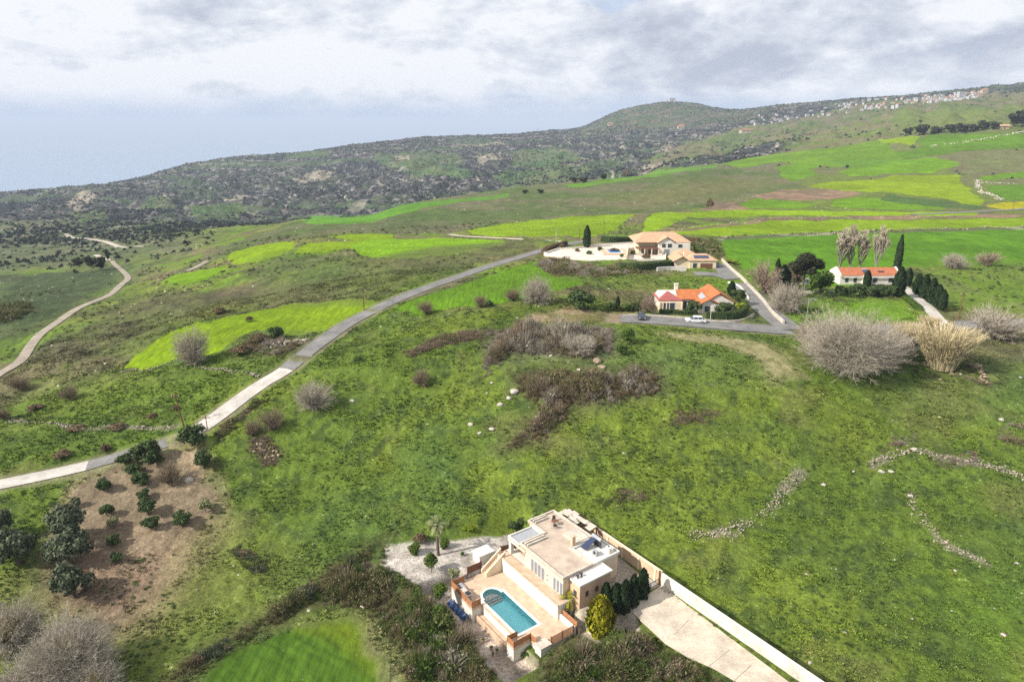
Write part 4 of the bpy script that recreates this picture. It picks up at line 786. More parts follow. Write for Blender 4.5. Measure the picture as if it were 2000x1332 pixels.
# house
hs=vroot('villa','flat-roofed cream villa beside the turquoise pool, with paved roof terrace','house')
MB().box(-5.3,9.2,6.0,9.0,-1.5,2.2).build('terrace',m_white,hs); MB().box(-5.28,9.18,6.25,7.75,2.2,2.215).build('terrace_paving',m_deck,hs); MB().box(-5.3,9.2,5.95,6.2,2.201,2.32).build('terrace_kerb',m_deck,hs)
WALL=[(-.5,7.8),(8.1,7.8),(8.1,13.1),(3.6,13.1),(3.6,17.2),(-5.4,17.2),(-5.4,12.3),(-.5,12.3)]
MB().prism(WALL,.2,5.05).build('wall',m_cream,hs)
ROOF=[(-1.8,7.6),(8.3,7.6),(8.3,13.0),(3.6,13.0),(3.6,17.5),(-5.8,17.4),(-5.8,12.2),(-1.8,12.2)]
rf=MB().prism(ROOF,5.052,5.22).build('roof',m_rooft,hs); MB().ring(ROOF,.28,5.222,5.47).build('parapet',m_stone,rf)
for q in ((-1.3,-1.,8.2,11.8),(-.7,-.45,8.2,11.8),(-5.3,-5.05,12.8,15.3),(-4.7,-4.5,12.8,15.3)): MB().box(*q,5.23,5.52).build('roof_kerb',m_stone,rf)
MB().box(.2,3.2,14.2,16.9,5.225,5.5).build('raised_deck',m_stone,rf); MB().box(3.1,3.5,13.3,13.9,5.3,6.9).box(3.02,3.58,13.22,13.98,6.9,7.02).build('chimney',m_peach,rf)
PR=[(-4.6,7.6),(-1.82,7.6),(-1.82,12.2),(-4.6,12.2)]
pr=MB().prism(PR,4.75,4.95).build('porch_roof',m_metal,hs); MB().ring(PR,.22,4.952,5.15).build('parapet',m_white,pr)
MB().box(-4.5,-3.95,7.7,8.25,2.2,4.75).build('porch_post',m_white,hs); MB().box(-4.5,-4.05,11.6,12.1,.5,4.75).build('porch_post',m_white,hs); MB().box(-4.6,-.5,7.75,12.3,.5,2.19).build('porch_floor',m_deck,hs)
MB().box(-4.6,-.45,7.62,7.8,4.35,4.75).build('porch_beam',m_cream,hs)
def panel(u0,u1,z0,z1,v_,par,name='window',dark=m_blind,fr=m_white,n=1,ax='v',rec=.02):
    f=MB(); t=.07
    if ax=='v': f.box(u0-t,u1+t,v_-.05,v_+.0,z0-t,z0).box(u0-t,u1+t,v_-.05,v_,z1,z1+t).box(u0-t,u0,v_-.05,v_,z0,z1).box(u1,u1+t,v_-.05,v_,z0,z1); P_=MB().box(u0,u1,v_-.03,v_-.002,z0,z1)
    else: f.box(v_,v_+.05,u0-t,u1+t,z0-t,z0).box(v_,v_+.05,u0-t,u1+t,z1,z1+t).box(v_,v_+.05,u0-t,u0,z0,z1).box(v_,v_+.05,u1,u1+t,z0,z1); P_=MB().box(v_+.002,v_+.03,u0,u1,z0,z1)
    w_=f.build(name,fr,par); P_.build('pane',dark,w_); return w_
for k in range(4): panel(.95+k*.82,1.55+k*.82,2.25,4.3,7.8,hs,'french_window')
for k in range(3): panel(6.05+k*.72,6.6+k*.72,2.25,4.25,7.8,hs,'french_window')
panel(4.55,4.8,3.5,3.8,7.8,hs,'vent',m_dark); panel(4.55,4.8,2.7,3.0,7.8,hs,'vent',m_dark)
panel(-3.6,-1.2,2.3,4.2,12.3,hs,'porch_door',m_glass)
MB().prism([(3.75,13.15),(8.1,13.15),(8.1,18),(3.75,18)],.2,4.95).build('rear_block_wall',m_cream,hs)
B2=[(3.62,13.03),(8.3,13.03),(8.3,18.2),(3.62,18.2)]; r2=MB().prism(B2,4.96,5.1).build('white_roof',m_white,hs); MB().ring(B2,.22,5.102,5.4).build('parapet',m_white,r2)
MB().prism([(8.12,8.9),(10.3,8.9),(10.3,14.5),(8.12,14.5)],-.6,4.75).build('side_wing_wall',m_peach,hs)
B3=[(8.32,8.7),(10.5,8.7),(10.5,14.7),(8.32,14.7)]; r3=MB().prism(B3,4.76,4.88).build('side_wing_roof',m_white,hs); MB().ring(B3,.15,4.882,5.02).build('parapet',m_white,r3)
for y in (10.,11.8,13.4): panel(y,y+.4,2.7,3.4,10.3,hs,'side_window',m_glass,m_dwood,ax='u')
panel(9.1,9.6,2.6,3.5,8.9,hs,'side_window',m_glass,m_dwood)
for u_,v_ in ((8.9,9.7),(8.85,10.4)): MB().tube([(u_,v_,4.88),(u_,v_,5.25)],.13,8).box(u_-.2,u_+.2,v_-.2,v_+.2,5.25,5.3).build('roof_vent',m_dark,r3)
# things on the roof and round the house
o=vthing('solar_water_heater',5.1,15.2,5.1,'solar water heater with tilted dark panel on the white roof of the near villa','solar heater')
MB().hexa([(-.9,-.9,.25),(.1,-.9,.25),(.1,1.2,1.15),(-.9,1.2,1.15)],[(-.9,-.95,.32),(.1,-.95,.32),(.1,1.15,1.22),(-.9,1.15,1.22)]).build('panel',m_pv,o); MB().tube([(-1.,1.5,1.35),(.9,1.5,1.35)],.28,12).build('tank',m_metal,o); MB().box(-.85,-.8,1.1,1.15,0,1.1).box(0,.05,1.1,1.15,0,1.1).box(-.9,.9,1.45,1.5,0,1.1).build('stand',m_dark,o)
o=vthing('air_conditioner',6.6,15.0,5.1,'dark air conditioning unit on the white villa roof beside the solar heater','air conditioner'); MB().box(-.45,.45,-.2,.2,.1,.8).build('casing',m_metal,o,bev=.02); MB().tube([(0,-.21,.45),(0,-.24,.45)],.26,14).build('fan_grille',m_dark,o); MB().box(-.4,-.3,-.2,.2,0,.1).build('foot',m_dark,o); MB().box(.3,.4,-.2,.2,0,.1).build('foot',m_dark,o)
o=vthing('water_tank',7.3,16.9,5.1,'white round water tank at the back corner of the white villa roof','water tank'); MB().tube([(0,0,0),(0,0,.9),(0,0,1.0)],[.45,.45,.3],14).build('tank_body',m_white,o); MB().tube([(0,0,1.0),(0,0,1.06)],.14,10).build('lid',m_dark,o)
o=vthing('garden_table',-2.6,15.0,5.22,'small dark table with two chairs on the paved villa roof','garden table'); MB().tube([(0,0,.7),(0,0,.74)],.5,14).build('table_top',m_dwood,o); MB().tube([(0,0,0),(0,0,.7)],.05,6).box(-.3,.3,-.04,.04,0,.04).box(-.04,.04,-.3,.3,0,.04).build('pedestal',m_dark,o)
for u_,v_,r_,lb in ((-3.4,15.4,.6,'dark metal chair beside the roof table, on its stair side'),(-1.8,14.5,3.7,'dark metal chair beside the roof table, on its chimney side')):
    o=vthing('garden_chair',u_,v_,5.22,lb,'chair','chairs at the roof table',r_); MB().box(-.25,.25,-.25,.25,.42,.46).build('seat',m_dark,o); MB().box(-.25,.25,.22,.26,.46,.95).build('backrest',m_dark,o)
    for a in (-.22,.22):
        for b2 in (-.22,.22): MB().box(a-.02,a+.02,b2-.02,b2+.02,0,.42).build('leg',m_dark,o)
o=vthing('porch_table',-2.6,9.6,2.2,'dark table set under the covered porch of the near villa','table'); MB().box(-.8,.8,-.5,.5,.7,.76).build('table_top',m_dwood,o)
for a in (-.7,.7):
    for b2 in (-.4,.4): MB().box(a-.04,a+.04,b2-.04,b2+.04,0,.7).build('leg',m_dwood,o)
o=vthing('pump_house',-7.2,4.8,.55,'white flat-topped pool shed with a blue door in the gravel garden','shed'); MB().box(-.95,.95,-1.25,1.25,0,1.5).build('wall',m_white,o); MB().box(-1.05,1.05,-1.4,1.4,1.502,1.62).build('roof',m_white,o); MB().box(-1.0,-.952,-1.0,-.1,.05,1.3).build('door',m_blue,o)
o=vthing('barbecue',-2.0,-1.55,0,'grey stone barbecue against the orange screen of the pool terrace','barbecue'); MB().box(-.9,.9,-.35,.35,0,.85).build('base',m_metal,o,bev=.02); MB().box(-.95,.95,-.4,.4,.852,.92).build('worktop',m_stone,o); MB().box(.2,.85,-.3,.3,.922,1.15).build('grill_hood',m_dark,o,bev=.05)
o=vthing('sun_lounger',-3.9,-.9,0,'grey folded sun lounger in the corner of the pool terrace','sun lounger'); MB().box(-.9,.5,-.3,.3,.28,.34).build('seat',m_metal,o); MB().hexa([(.5,-.3,.28),(.56,-.3,.28),(.56,.3,.28),(.5,.3,.28)],[(.95,-.3,.8),(1.0,-.3,.78),(1.0,.3,.78),(.95,.3,.8)]).build('backrest',m_metal,o)
for a in (-.8,.4):
    for b2 in (-.26,.26): MB().box(a-.02,a+.02,b2-.02,b2+.02,0,.28).build('leg',m_dark,o)
o=vthing('pool_cover_roller',-2.6,-2.6,-2.25,'dark blue tarpaulin lying against the white wall below the barbecue corner','tarpaulin'); mb=MB()
for k in range(14):
    x=-2.2+k*.33; mb.add([(x,-.55+.12*math.sin(k*2.1),.02),(x+.33,-.55+.12*math.sin(k*2.1+2.1),.02),(x+.33,.22,.62+.15*math.sin(k*1.7+1.7)),(x,.22,.62+.15*math.sin(k*1.7))],[(0,1,2,3)])
mb.build('sheet',m_blue,o); o.name='tarpaulin'
o=vthing('flower_pot',12.9,8.6,-.4,'white square planter with a dark plant beside the trellis corner','planter'); MB().box(-.7,.7,-.5,.5,0,.5).build('pot',m_white,o,bev=.03); v_,f_=cloud(240,[(0,0,.75,.5,.4,.35)],.1); c_=bpy.data.objects.new('leaves',nmesh('leaves',v_,f_,lf_dark)); scn.collection.objects.link(c_); c_.parent=o
for k,(u_,v_) in enumerate(((4.6,-3.0),(6.4,-2.9),(7.3,-2.6),(7.5,-3.4))):
    o=vthing('flower_pot',u_,v_,-2.28,'%s clay pot on the paved strip below the pool'%('first','second','third','last')[k]+', counted from the tarpaulin','flower pot','clay pots below the pool wall'); MB().tube([(0,0,0),(0,0,.35)],[.14,.2],10).build('pot',m_peach,o); v_,f_=cloud(60,[(0,0,.5,.22,.22,.2)],.07); c_=bpy.data.objects.new('leaves',nmesh('leaves',v_,f_,lf_green)); scn.collection.objects.link(c_); c_.parent=o
# pergola of cane mats behind the house
o=vroot('pergola','weathered cane-covered pergola between the near villa and its rear boundary wall','pergola')
for u_ in (-6.2,-3.,.3):
    for v_ in (18.6,21.1): MB().box(u_-.08,u_+.08,v_-.08,v_+.08,.5,3.9).build('post',m_dwood,o)
mb=MB(); mb.box(-6.5,.7,18.5,18.65,3.9,4.05).box(-6.5,.7,21.,21.15,3.9,4.05)
for k in range(11): mb.box(-6.4+k*.69,-6.32+k*.69,18.3,21.4,4.052,4.15)
mb.build('rafters',m_dwood,o); rs=random.Random(5); mb=MB()
for k in range(26):
    u_=rs.uniform(-6.3,-.4); v_=rs.uniform(18.5,20.3); w_=rs.uniform(.7,1.7); h_=rs.uniform(.4,.9); z=4.16+rs.uniform(0,.12); a=rs.uniform(-.08,.08); mb.hexa([(u_,v_,z),(u_+w_,v_+a,z),(u_+w_,v_+h_+a,z+.03),(u_,v_+h_,z+.05)],[(u_,v_,z+.04),(u_+w_,v_+a,z+.04),(u_+w_,v_+h_+a,z+.08),(u_,v_+h_,z+.09)])
mb.build('cane_mat',m_stone,o)
# boundary walls, gate, drive
o=vroot('boundary_wall','peach rendered yard wall running behind the near villa down to the driveway gate','wall'); MB().box(-1.,13.2,21.7,21.95,-.5,3.2).build('wall_body',m_peach,o); MB().box(-1.05,13.2,21.62,22.03,3.202,3.3).build('coping',m_cream,o)
for k in range(4): MB().box(2+k*3.3,2.35+k*3.3,21.6,21.7,.9,3.2).build('pilaster',m_cream,o)
o=vroot('boundary_wall','long white wall along the pale driveway, on the side of the open meadow','wall'); mb=MB(); cpg=MB()
for k in range(12):
    u0=13.22+k*3.6; zt=3.0-.02*k; mb.box(u0,u0+3.57,21.7,21.92,-.8,zt); 
mb.box(13.22,56.4,21.72,21.9,-.8,2.7); mb.build('wall_body',tint('weathered_white_wall',(.64,.60,.53),.28,.35,.9,.2,.2,colb=(.52,.475,.40)),o); cpg.box(13.22,56.4,21.64,21.98,3.002,3.08).build('coping',m_white,o)
o=vroot('driveway_gate','low dark metal gate standing across the top of the pale driveway','gate'); mb=MB()
for k in range(12): mb.box(13.,13.04,18.4+k*.28,18.44+k*.28,1.3,2.1)
mb.box(12.98,13.06,18.3,21.6,2.1,2.16).box(12.98,13.06,18.3,21.6,1.25,1.31); mb.build('gate_leaf',m_dark,o); MB().box(12.9,13.1,21.5,21.68,1.1,3.4).build('gate_post',m_dwood,o); MB().box(12.9,13.1,18.1,18.3,1.1,2.4).build('gate_post',m_dwood,o)
DP=[at_z(a,b,1.2) for a,b in ((1262,1163),(1292,1142),(1330,1172),(1420,1240),(1500,1300),(1590,1368),(1500,1380),(1440,1330),(1392,1302),(1345,1282),(1300,1255),(1268,1225),(1238,1198),(1236,1176))]
m_drive=tint('pale_drive_concrete',(.55,.48,.39),.24,.45,.9,.2,.3,colb=(.44,.37,.28)); dv=MB().prism(DP,1.0,1.19).build('path',m_drive); tag(dv,kind='structure')
for k,(a,b) in enumerate((((1345,1210),(1318,1238)),((1425,1268),(1385,1300)),((1468,1298),(1432,1330)))):
    p,q=at_z(*a,1.2),at_z(*b,1.2); d=Vector((q[0]-p[0],q[1]-p[1])).normalized()*.05; n_=(-d.y,d.x); tag(MB().add([(p[0]-n_[0],p[1]-n_[1],1.196),(q[0]-n_[0],q[1]-n_[1],1.196),(q[0]+n_[0],q[1]+n_[1],1.196),(p[0]+n_[0],p[1]+n_[1],1.196)],[(0,1,2,3)]).build('path',m_dirt),kind='structure')
cr=MB().prism([V(13.2,14.6),V(10.6,14.8),V(10.6,21.5),V(13.2,21.5)],.9,1.18).build('path',tint('yard_concrete',(.42,.39,.36),.15,.6,.9,.2,.2)); tag(cr,kind='structure')
o=vroot('chain_link_fence','low dark mesh fence between trellis corner and golden conifer','fence'); mb=MB()
for k in range(9): mb.box(12.5+0*k,12.53,6.6+k*.9,6.63+k*.9,-.6,.7)
for k in range(9): mb.box(12.5,12.52,6.6,13.8,-.45+k*.14,-.435+k*.14)
mb.build('mesh_panel',m_dark,o)
# ------------------------------------------------------------------ farther houses
def gable(x0,x1,y0,y1,ze,zr,axis='x',ov=.4,th=.14):
    x0-=ov;x1+=ov;y0-=ov;y1+=ov; mb=MB()
    if axis=='x':
        ym=(y0+y1)/2; 
        for ya in (y0,y1): mb.hexa([(x0,ya,ze),(x1,ya,ze),(x1,ym,zr),(x0,ym,zr)],[(x0,ya,ze+th),(x1,ya,ze+th),(x1,ym,zr+th),(x0,ym,zr+th)])
    else:
        xm=(x0+x1)/2
        for xa in (x0,x1): mb.hexa([(xa,y0,ze),(xa,y1,ze),(xm,y1,zr),(xm,y0,zr)],[(xa,y0,ze+th),(xa,y1,ze+th),(xm,y1,zr+th),(xm,y0,zr+th)])
    return mb
def gwall(x0,x1,y0,y1,z0,ze,zr,axis):   # walls with gable ends
    if axis=='x': ym=(y0+y1)/2; P=[(y0,z0),(y1,z0),(y1,ze),(ym,zr),(y0,ze)]; return MB().add([(x0,a,b) for a,b in P]+[(x1,a,b) for a,b in P],[(0,1,2,3,4),(9,8,7,6,5)]+[(i,(i+1)%5,5+(i+1)%5,5+i) for i in range(5)])
    xm=(x0+x1)/2; P=[(x0,z0),(x1,z0),(x1,ze),(xm,zr),(x0,ze)]; return MB().add([(a,y0,b) for a,b in P]+[(a,y1,b) for a,b in P],[(0,1,2,3,4),(9,8,7,6,5)]+[(i,(i+1)%5,5+(i+1)%5,5+i) for i in range(5)])
def hip(x0,x1,y0,y1,ze,zr,ov=.5,ins=None):
    x0-=ov;x1+=ov;y0-=ov;y1+=ov; d=min(x1-x0,y1-y0)/2 if ins is None else ins; ym=(y0+y1)/2; xm=(x0+x1)/2
    a,b=((x0+d,ym),(x1-d,ym)) if (x1-x0)>=(y1-y0) else ((xm,y0+d),(xm,y1-d)); v_=[(x0,y0,ze),(x1,y0,ze),(x1,y1,ze),(x0,y1,ze),(*a,zr),(*b,zr)]+[(x0,y0,ze-.12),(x1,y0,ze-.12),(x1,y1,ze-.12),(x0,y1,ze-.12)]
    f=[(0,1,5,4),(1,2,5),(2,3,4,5),(3,0,4)] if (x1-x0)>=(y1-y0) else [(0,1,4),(1,2,5,4),(2,3,5),(3,0,4,5)]
    return MB().add(v_,f+[(9,8,7,6),(0,6,7,1),(1,7,8,2),(2,8,9,3),(3,9,6,0)])
# A: orange roofs by the cul-de-sac; local frame x right, y away, origin at (48,172)
A=empty('orange_roofed_house',(48,171,ZO),label='bungalow with bright orange tiled roofs and white chimney beside the cul-de-sac',cat='house')
gwall(-8.8,4,5.5,11.5,-1,2.75,4.5,'x').build('wall',m_white,A); gwall(2.5,10,2.2,12.5,-1,2.6,4.7,'y').build('gable_wing_wall',m_white,A); MB().box(-9,-3,3.6,5.5,-1,2.4).build('porch_wall',m_cream,A)
r=gable(-3.6,4.2,5.3,11.7,2.75,4.6,'x').build('roof',m_tile,A); MB().box(-4.2,-3.3,8.3,9.1,3.6,6.1).box(-4.32,-3.18,8.2,9.2,6.1,6.25).build('chimney',m_white,r)
hip(-8.9,-3.4,4.6,11.6,2.72,4.4,.4,3).build('pink_roof',m_tilep,A)['label']='older pinkish tiled roof'
gable(2.6,9.9,2.4,12.6,2.6,5.1,'y',.5).build('wing_roof',m_tile,A); gable(.2,6.2,.6,5.6,2.2,3.9,'y',.35).build('porch_roof',m_tile,A); gwall(.6,5.8,.9,5.4,-1,2.2,3.7,'y').build('porch_gable',m_white,A)
for x0,x1,nm,dk in ((-8.0,-6.6,'french_window',m_glass),(-6.3,-5.0,'french_window',m_glass),(-2.4,-1.4,'front_window',m_glass),(-1.1,-.3,'front_door',m_dwood)): panel(x0,x1,.2,2.2,(3.6 if x0<-4 else 5.5),A,nm,dk)
panel(2.2,3.6,.4,2.0,.9,A,'gable_window',m_glass); panel(7.3,8.6,.6,2.0,2.2,A,'wing_window',m_glass)
MB().hexa([(1.6,3.0,3.2),(2.9,3.0,3.9),(2.9,7.0,4.1),(1.6,7.0,3.4)],[(1.55,3.0,3.32),(2.85,3.0,4.02),(2.85,7.0,4.22),(1.55,7.0,3.52)]).build('solar_panel',m_metal,A)
for x0 in (-9.1,-7.3,-3.2): MB().box(x0,x0+.25,3.35,3.6,-.5,2.4).build('column',m_cream,A)
MB().box(-9.6,1,2.,2.2,-.8,.6).build('front_terrace_wall',m_stone,A)
# B: upper estate
B=empty('hilltop_house',(57,262,ZU),label='large cream two-storey house with a broad sandy tiled roof above its white pool terrace',cat='house')
MB().box(-8,10,0,12,-1,4.7).build('wall',m_cream,B); hip(-9.5,11,-1.5,12.5,4.8,7.7,.6,5).build('roof',m_tilec,B); gwall(-1,5,-3.,3,-1,4.7,6.6,'y').build('gable_front',m_white,B); gable(-1.2,5.2,-3.,3,4.7,6.9,'y',.5).build('gable_roof',m_tilec,B)
MB().box(5,11,-3.,1,-1,4.5).build('side_wall',m_white,B)
MB().box(-9.5,-1,-4,0,2.6,2.8).build('veranda_roof',m_dwood,B)
for x0 in (-9.3,-6.6,-3.9,-1.3): MB().box(x0,x0+.3,-4,-3.7,0,2.6).build('veranda_post',m_cream,B)
for x0,x1 in ((.2,1.6),(2.4,4.0)): panel(x0,x1,2.9,4.4,-3.,B,'upper_window',m_glass)
panel(6.4,8.0,2.9,4.2,-3.,B,'upper_window',m_glass)
for x0,x1 in ((-7,-5.4),(-4.4,-2.8)): panel(x0,x1,.2,2.2,0,B,'ground_floor_window',m_glass)
panel(1,3.2,.2,2.3,-3.,B,'garage_door',m_blind)
B2_=empty('guest_house',(64,233,ZU),label='low sandy-roofed outbuilding with garage door and dark solar panels below the hilltop house',cat='house')
gwall(-7.5,-2.5,1,9,-1,2.5,4,'y').build('wall',m_cream,B2_); MB().box(-2.5,6.6,0,9,-1.5,2.9).build('garage_wall',m_cream,B2_)
hip(-2.6,6.7,.2,9.4,3.0,4.6,.5,3).build('garage_roof',m_tilec,B2_); gable(-7.8,-2.4,.6,9.2,2.5,4.2,'y',.4).build('left_roof',m_tilec,B2_); hip(-5,2,10,15,3.2,4.8).build('rear_roof',m_tilec,B2_); MB().box(-4.8,1.8,10,15,-1,3.1).build('rear_wall',m_cream,B2_)
panel(1.2,5.4,-.2,2.0,0,B2_,'garage_door',m_dwood,m_stone); panel(-1.4,.0,.2,2.1,0,B2_,'dark_window',m_glass)
for k in range(5): MB().hexa([(-.6+k*1.02,1.2,3.45),(.35+k*1.02,1.2,3.45),(.35+k*1.02,3.2,4.15),(-.6+k*1.02,3.2,4.15)],[(-.6+k*1.02,1.15,3.52),(.35+k*1.02,1.15,3.52),(.35+k*1.02,3.15,4.22),(-.6+k*1.02,3.15,4.22)]).build('solar_panel',m_pv,B2_)
MB().tube([(-3.2,6,3.8),(-3.2,6,5.)],.28,8).build('chimney',m_white,B2_)
TP=[at_z(a,b,ZU) for a,b in ((1062,497),(1085,503),(1120,508),(1165,511.5),(1222,511.5),(1236,510),(1300,510),(1302,486),(1240,476),(1170,480),(1118,487),(1090,488))]
te=MB().prism(TP,ZU-3,ZU+.12).build('pool_courtyard',tint('white_paving',(.66,.60,.52),.18,.22,.9,.2,.1,colb=(.60,.47,.36))); tag(te,'bright white paved courtyard with curved outer edge around the small blue pool','courtyard')
P2=MB().ring([TP[k] for k in range(7)]+[TP[6],TP[6]][:0]+[TP[0]][:0]+TP[7:],.35,ZU+.122,ZU+.75).build('courtyard_wall',m_white); tag(P2,'low white parapet wall round the curved edge of the white courtyard','wall')
pu=empty('swimming_pool',(40,264.6,ZU+.12),.02,label='small blue swimming pool with raised peach surround in the white courtyard',cat='swimming pool')
m_bw,b=mat('blue_water',.1,.5); b.inputs['Base Color'].default_value=(.03,.24,.62,1)
MB().slab([(-5,-6),(5,-6),(5,6),(-5,6)],[[(-2.6,-3.6),(2.6,-3.6),(2.6,3.6),(-2.6,3.6)]],0,.5).build('surround',m_deck,pu); MB().box(-2.6,2.6,-3.6,3.6,.05,.3).build('water',m_bw,pu); MB().ring([(-2.9,-3.9),(2.9,-3.9),(2.9,3.9),(-2.9,3.9)],.32,.502,.58).build('coping',m_white,pu)
o=empty('garden_wall',(0,0,0),label='sandy wall with small arch between the white courtyard and the hilltop house',cat='wall'); a0_,b0_=at_z(1222,510,ZU+.1),at_z(1226,485,ZU+.1); mb=MB(); mb.hexa([(a0_[0],a0_[1],ZU),(a0_[0]+.5,a0_[1],ZU),(b0_[0]+.5,b0_[1],ZU),(b0_[0],b0_[1],ZU)],[(a0_[0],a0_[1],ZU+2.2),(a0_[0]+.5,a0_[1],ZU+2.2),(b0_[0]+.5,b0_[1],ZU+2.2),(b0_[0],b0_[1],ZU+2.2)]); mb.build('wall_body',m_cream,o)
def wall_px(label,pts,h,th,m,name='boundary_wall',cat='wall',cop=None,sink=.6):
    P=line(pts,1.5); o=empty(name,P[0],label=label,cat=cat); mb=MB(); P=[p-P[0] for p in P]
    for a,b in zip(P[:-1],P[1:]):
        d=(b-a); d.z=0; n=Vector((-d.y,d.x,0)).normalized()*th/2; mb.hexa([a-n-Vector((0,0,sink)),b-n-Vector((0,0,sink)),b+n-Vector((0,0,sink)),a+n-Vector((0,0,sink))],[a-n+Vector((0,0,h)),b-n+Vector((0,0,h)),b+n+Vector((0,0,h)),a+n+Vector((0,0,h))])
    mb.build('wall_body',m,o); return o
wall_px('pale garden wall along the right side of the street climbing to the hilltop house',[(1530,634),(1507,612),(1490,590),(1468,566),(1448,545),(1428,528),(1410,509)],1.0,.5,m_stone)
wall_px('white retaining wall under the sandy-roofed outbuilding',[(1283,530),(1310,529),(1340,529)],1.4,.4,m_white)
wall_px('low white roadside wall in front of the orange-roofed house',[(1218,617),(1262,617),(1320,621),(1372,626),(1400,629),(1445,628),(1472,618)],.45,.3,m_stone)
wall_px('low white wall lining the inner bend of the street',[(1422,553),(1440,559),(1452,570),(1462,586)],.6,.35,m_white)
wall_px('pinkish yard wall in front of the white house with the small dark pool',[(1563,573),(1600,573),(1632,573)],.8,.3,m_stone)
# C: white house with red-orange roof
Cc=empty('white_house',(106,216,ZR),label='long white bungalow with red-orange tiled roof behind dark shrubs',cat='house')
gwall(0,19,0,7,-1,2.9,4.6,'x').build('wall',m_white,Cc); gable(.2,18.8,.1,7,2.9,4.8,'x',.3).build('roof',m_tiler,Cc)
for x0 in (-.35,18.9): MB().add([(x0,-.5,2.7),(x0,-.5,3.3),(x0,3.5,5.2),(x0,7.4,3.3),(x0,7.4,2.7),(x0+.45,-.5,2.7),(x0+.45,-.5,3.3),(x0+.45,3.5,5.2),(x0+.45,7.4,3.3),(x0+.45,7.4,2.7)],[(0,1,2,3,4),(9,8,7,6,5),(0,5,6,1),(1,6,7,2),(2,7,8,3),(3,8,9,4),(4,9,5,0)]).build('gable_coping',m_white,Cc)
MB().box(-.2,19.2,-.75,-.45,2.62,2.85).build('gutter',m_white,Cc); MB().box(7.0,9.2,-1.,0,-.5,3.0).build('entrance_bay',m_white,Cc)
for x0,x1 in ((1.6,2.7),(4.3,5.4),(10.6,12.),(15.6,17.2)): panel(x0,x1,.7,2.2,0,Cc,'window',m_glass)
MB().tube([(7.6,2.2,4.5),(9.,2.2,4.5)],.3,10).build('water_heater',m_metal,Cc); MB().hexa([(7.6,.6,3.7),(9.,.6,3.7),(9.,1.9,4.35),(7.6,1.9,4.35)],[(7.6,.55,3.8),(9.,.55,3.8),(9.,1.85,4.45),(7.6,1.85,4.45)]).build('solar_panel',m_pv,Cc); MB().box(12.5,14.4,1.2,2.4,3.7,4.1).build('roof_window',m_pv,Cc)
pc=empty('swimming_pool',(97,220,ZR+.05),label='small dark rectangular pool with white rim left of the white bungalow',cat='swimming pool'); MB().ring([(-4,-4),(4,-4),(4,4),(-4,4)],.5,-.3,.2).build('coping',m_white,pc); m_pd,b=mat('dark_pool_cover',.4,.4); b.inputs['Base Color'].default_value=(.03,.06,.08,1); MB().box(-3.5,3.5,-3.5,3.5,-.3,.05).build('water',m_pd,pc)
# small house on the far right with dark trees
g=G(1962,253); m=mpp(g,1962); D1=empty('small_farmhouse',g,label='small peach farmhouse among dark trees high on the right slope',cat='house')
gwall(-9*m,9*m,0,8*m,-2,6*m,9*m,'x').build('wall',m_peach,D1); gable(-9*m,9*m,0,8*m,6*m,9.2*m,'x',1).build('roof',m_tilec,D1); panel(-1.5*m,1.5*m,0.5*m,4*m,0,D1,'window',m_glass)
# cars
def car(label,px,py,rz,paint,L_=4.5,W_=1.8,H_=1.55,group='cars parked near the street houses'):
    g=G(px,py); o=empty('parked_car',(g.x,g.y,g.z+.03),rz,label=label,cat='car',group=group); h=L_/2; w_=W_/2
    prof=[(-h,.35),(-h,.75),(-h+.12,.92),(-h*.50,1.0),(h*.80,.98),(h-.06,.9),(h,.6),(h-.02,.32)]
    def ex(P,w0,w1=None): 
        w1=w1 or [w0]*len(P); n=len(P); return [(x,-b,z) for (x,z),b in zip(P,w1)]+[(x,b,z) for (x,z),b in zip(P,w1)],[tuple(range(n)),tuple(range(2*n-1,n-1,-1))]+[(i,n+i,n+(i+1)%n,(i+1)%n) for i in range(n)]
    bd=MB().add(*ex(prof,w_)).build('body',paint,o,bev=.05); 
    cab=[(-h*.55,.98),(-h*.22,H_-.04),(h*.62,H_-.02),(h*.86,.97)]; MB().add(*ex(cab,w_*.88,[w_*.92,w_*.78,w_*.78,w_*.92])).build('windows',m_glass,o)
    rf=[(-h*.24,H_-.05),(-h*.20,H_),(h*.60,H_),(h*.64,H_-.05)]; MB().add(*ex(rf,w_*.8)).build('roof_panel',paint,o)
    for x in (-h*.24,h*.18,h*.62): 
        MB().add([(x-.04,-w_*.80,H_-.04),(x+.04,-w_*.80,H_-.04),(x+.04,-w_*.93,1.),(x-.04,-w_*.93,1.)],[(0,1,2,3)]).build('pillar',paint,o)
    for x in (-h*.62,h*.62):
        for y in (-1,1):
            wh=MB().tube([(x,y*(w_-.2),.33),(x,y*(w_+.02),.33)],.33,16).build('wheel',m_rub,o); MB().tube([(x,y*(w_+.021),.33),(x,y*(w_+.03),.33)],.19,12).build('rim',m_metal,wh)
    for y in (-1,1): MB().box(-h-.01,-h+.06,y*w_*.72-.16,y*w_*.72+.16,.68,.82).build('headlight',m_white,o); MB().box(h-.06,h+.01,y*w_*.78-.12,y*w_*.78+.12,.72,.92).build('tail_light',m_tiler,o)
    MB().box(-h-.03,-h+.05,-w_*.9,w_*.9,.3,.5).build('bumper',m_dark,o); MB().box(h-.05,h+.03,-w_*.9,w_*.9,.3,.5).build('bumper',m_dark,o); return o
p_w=tint('white_car_paint',(.75,.75,.76),.03,1,.3,.5,0); p_d=tint('dark_car_paint',(.03,.035,.045),.03,1,.25,.5,0)
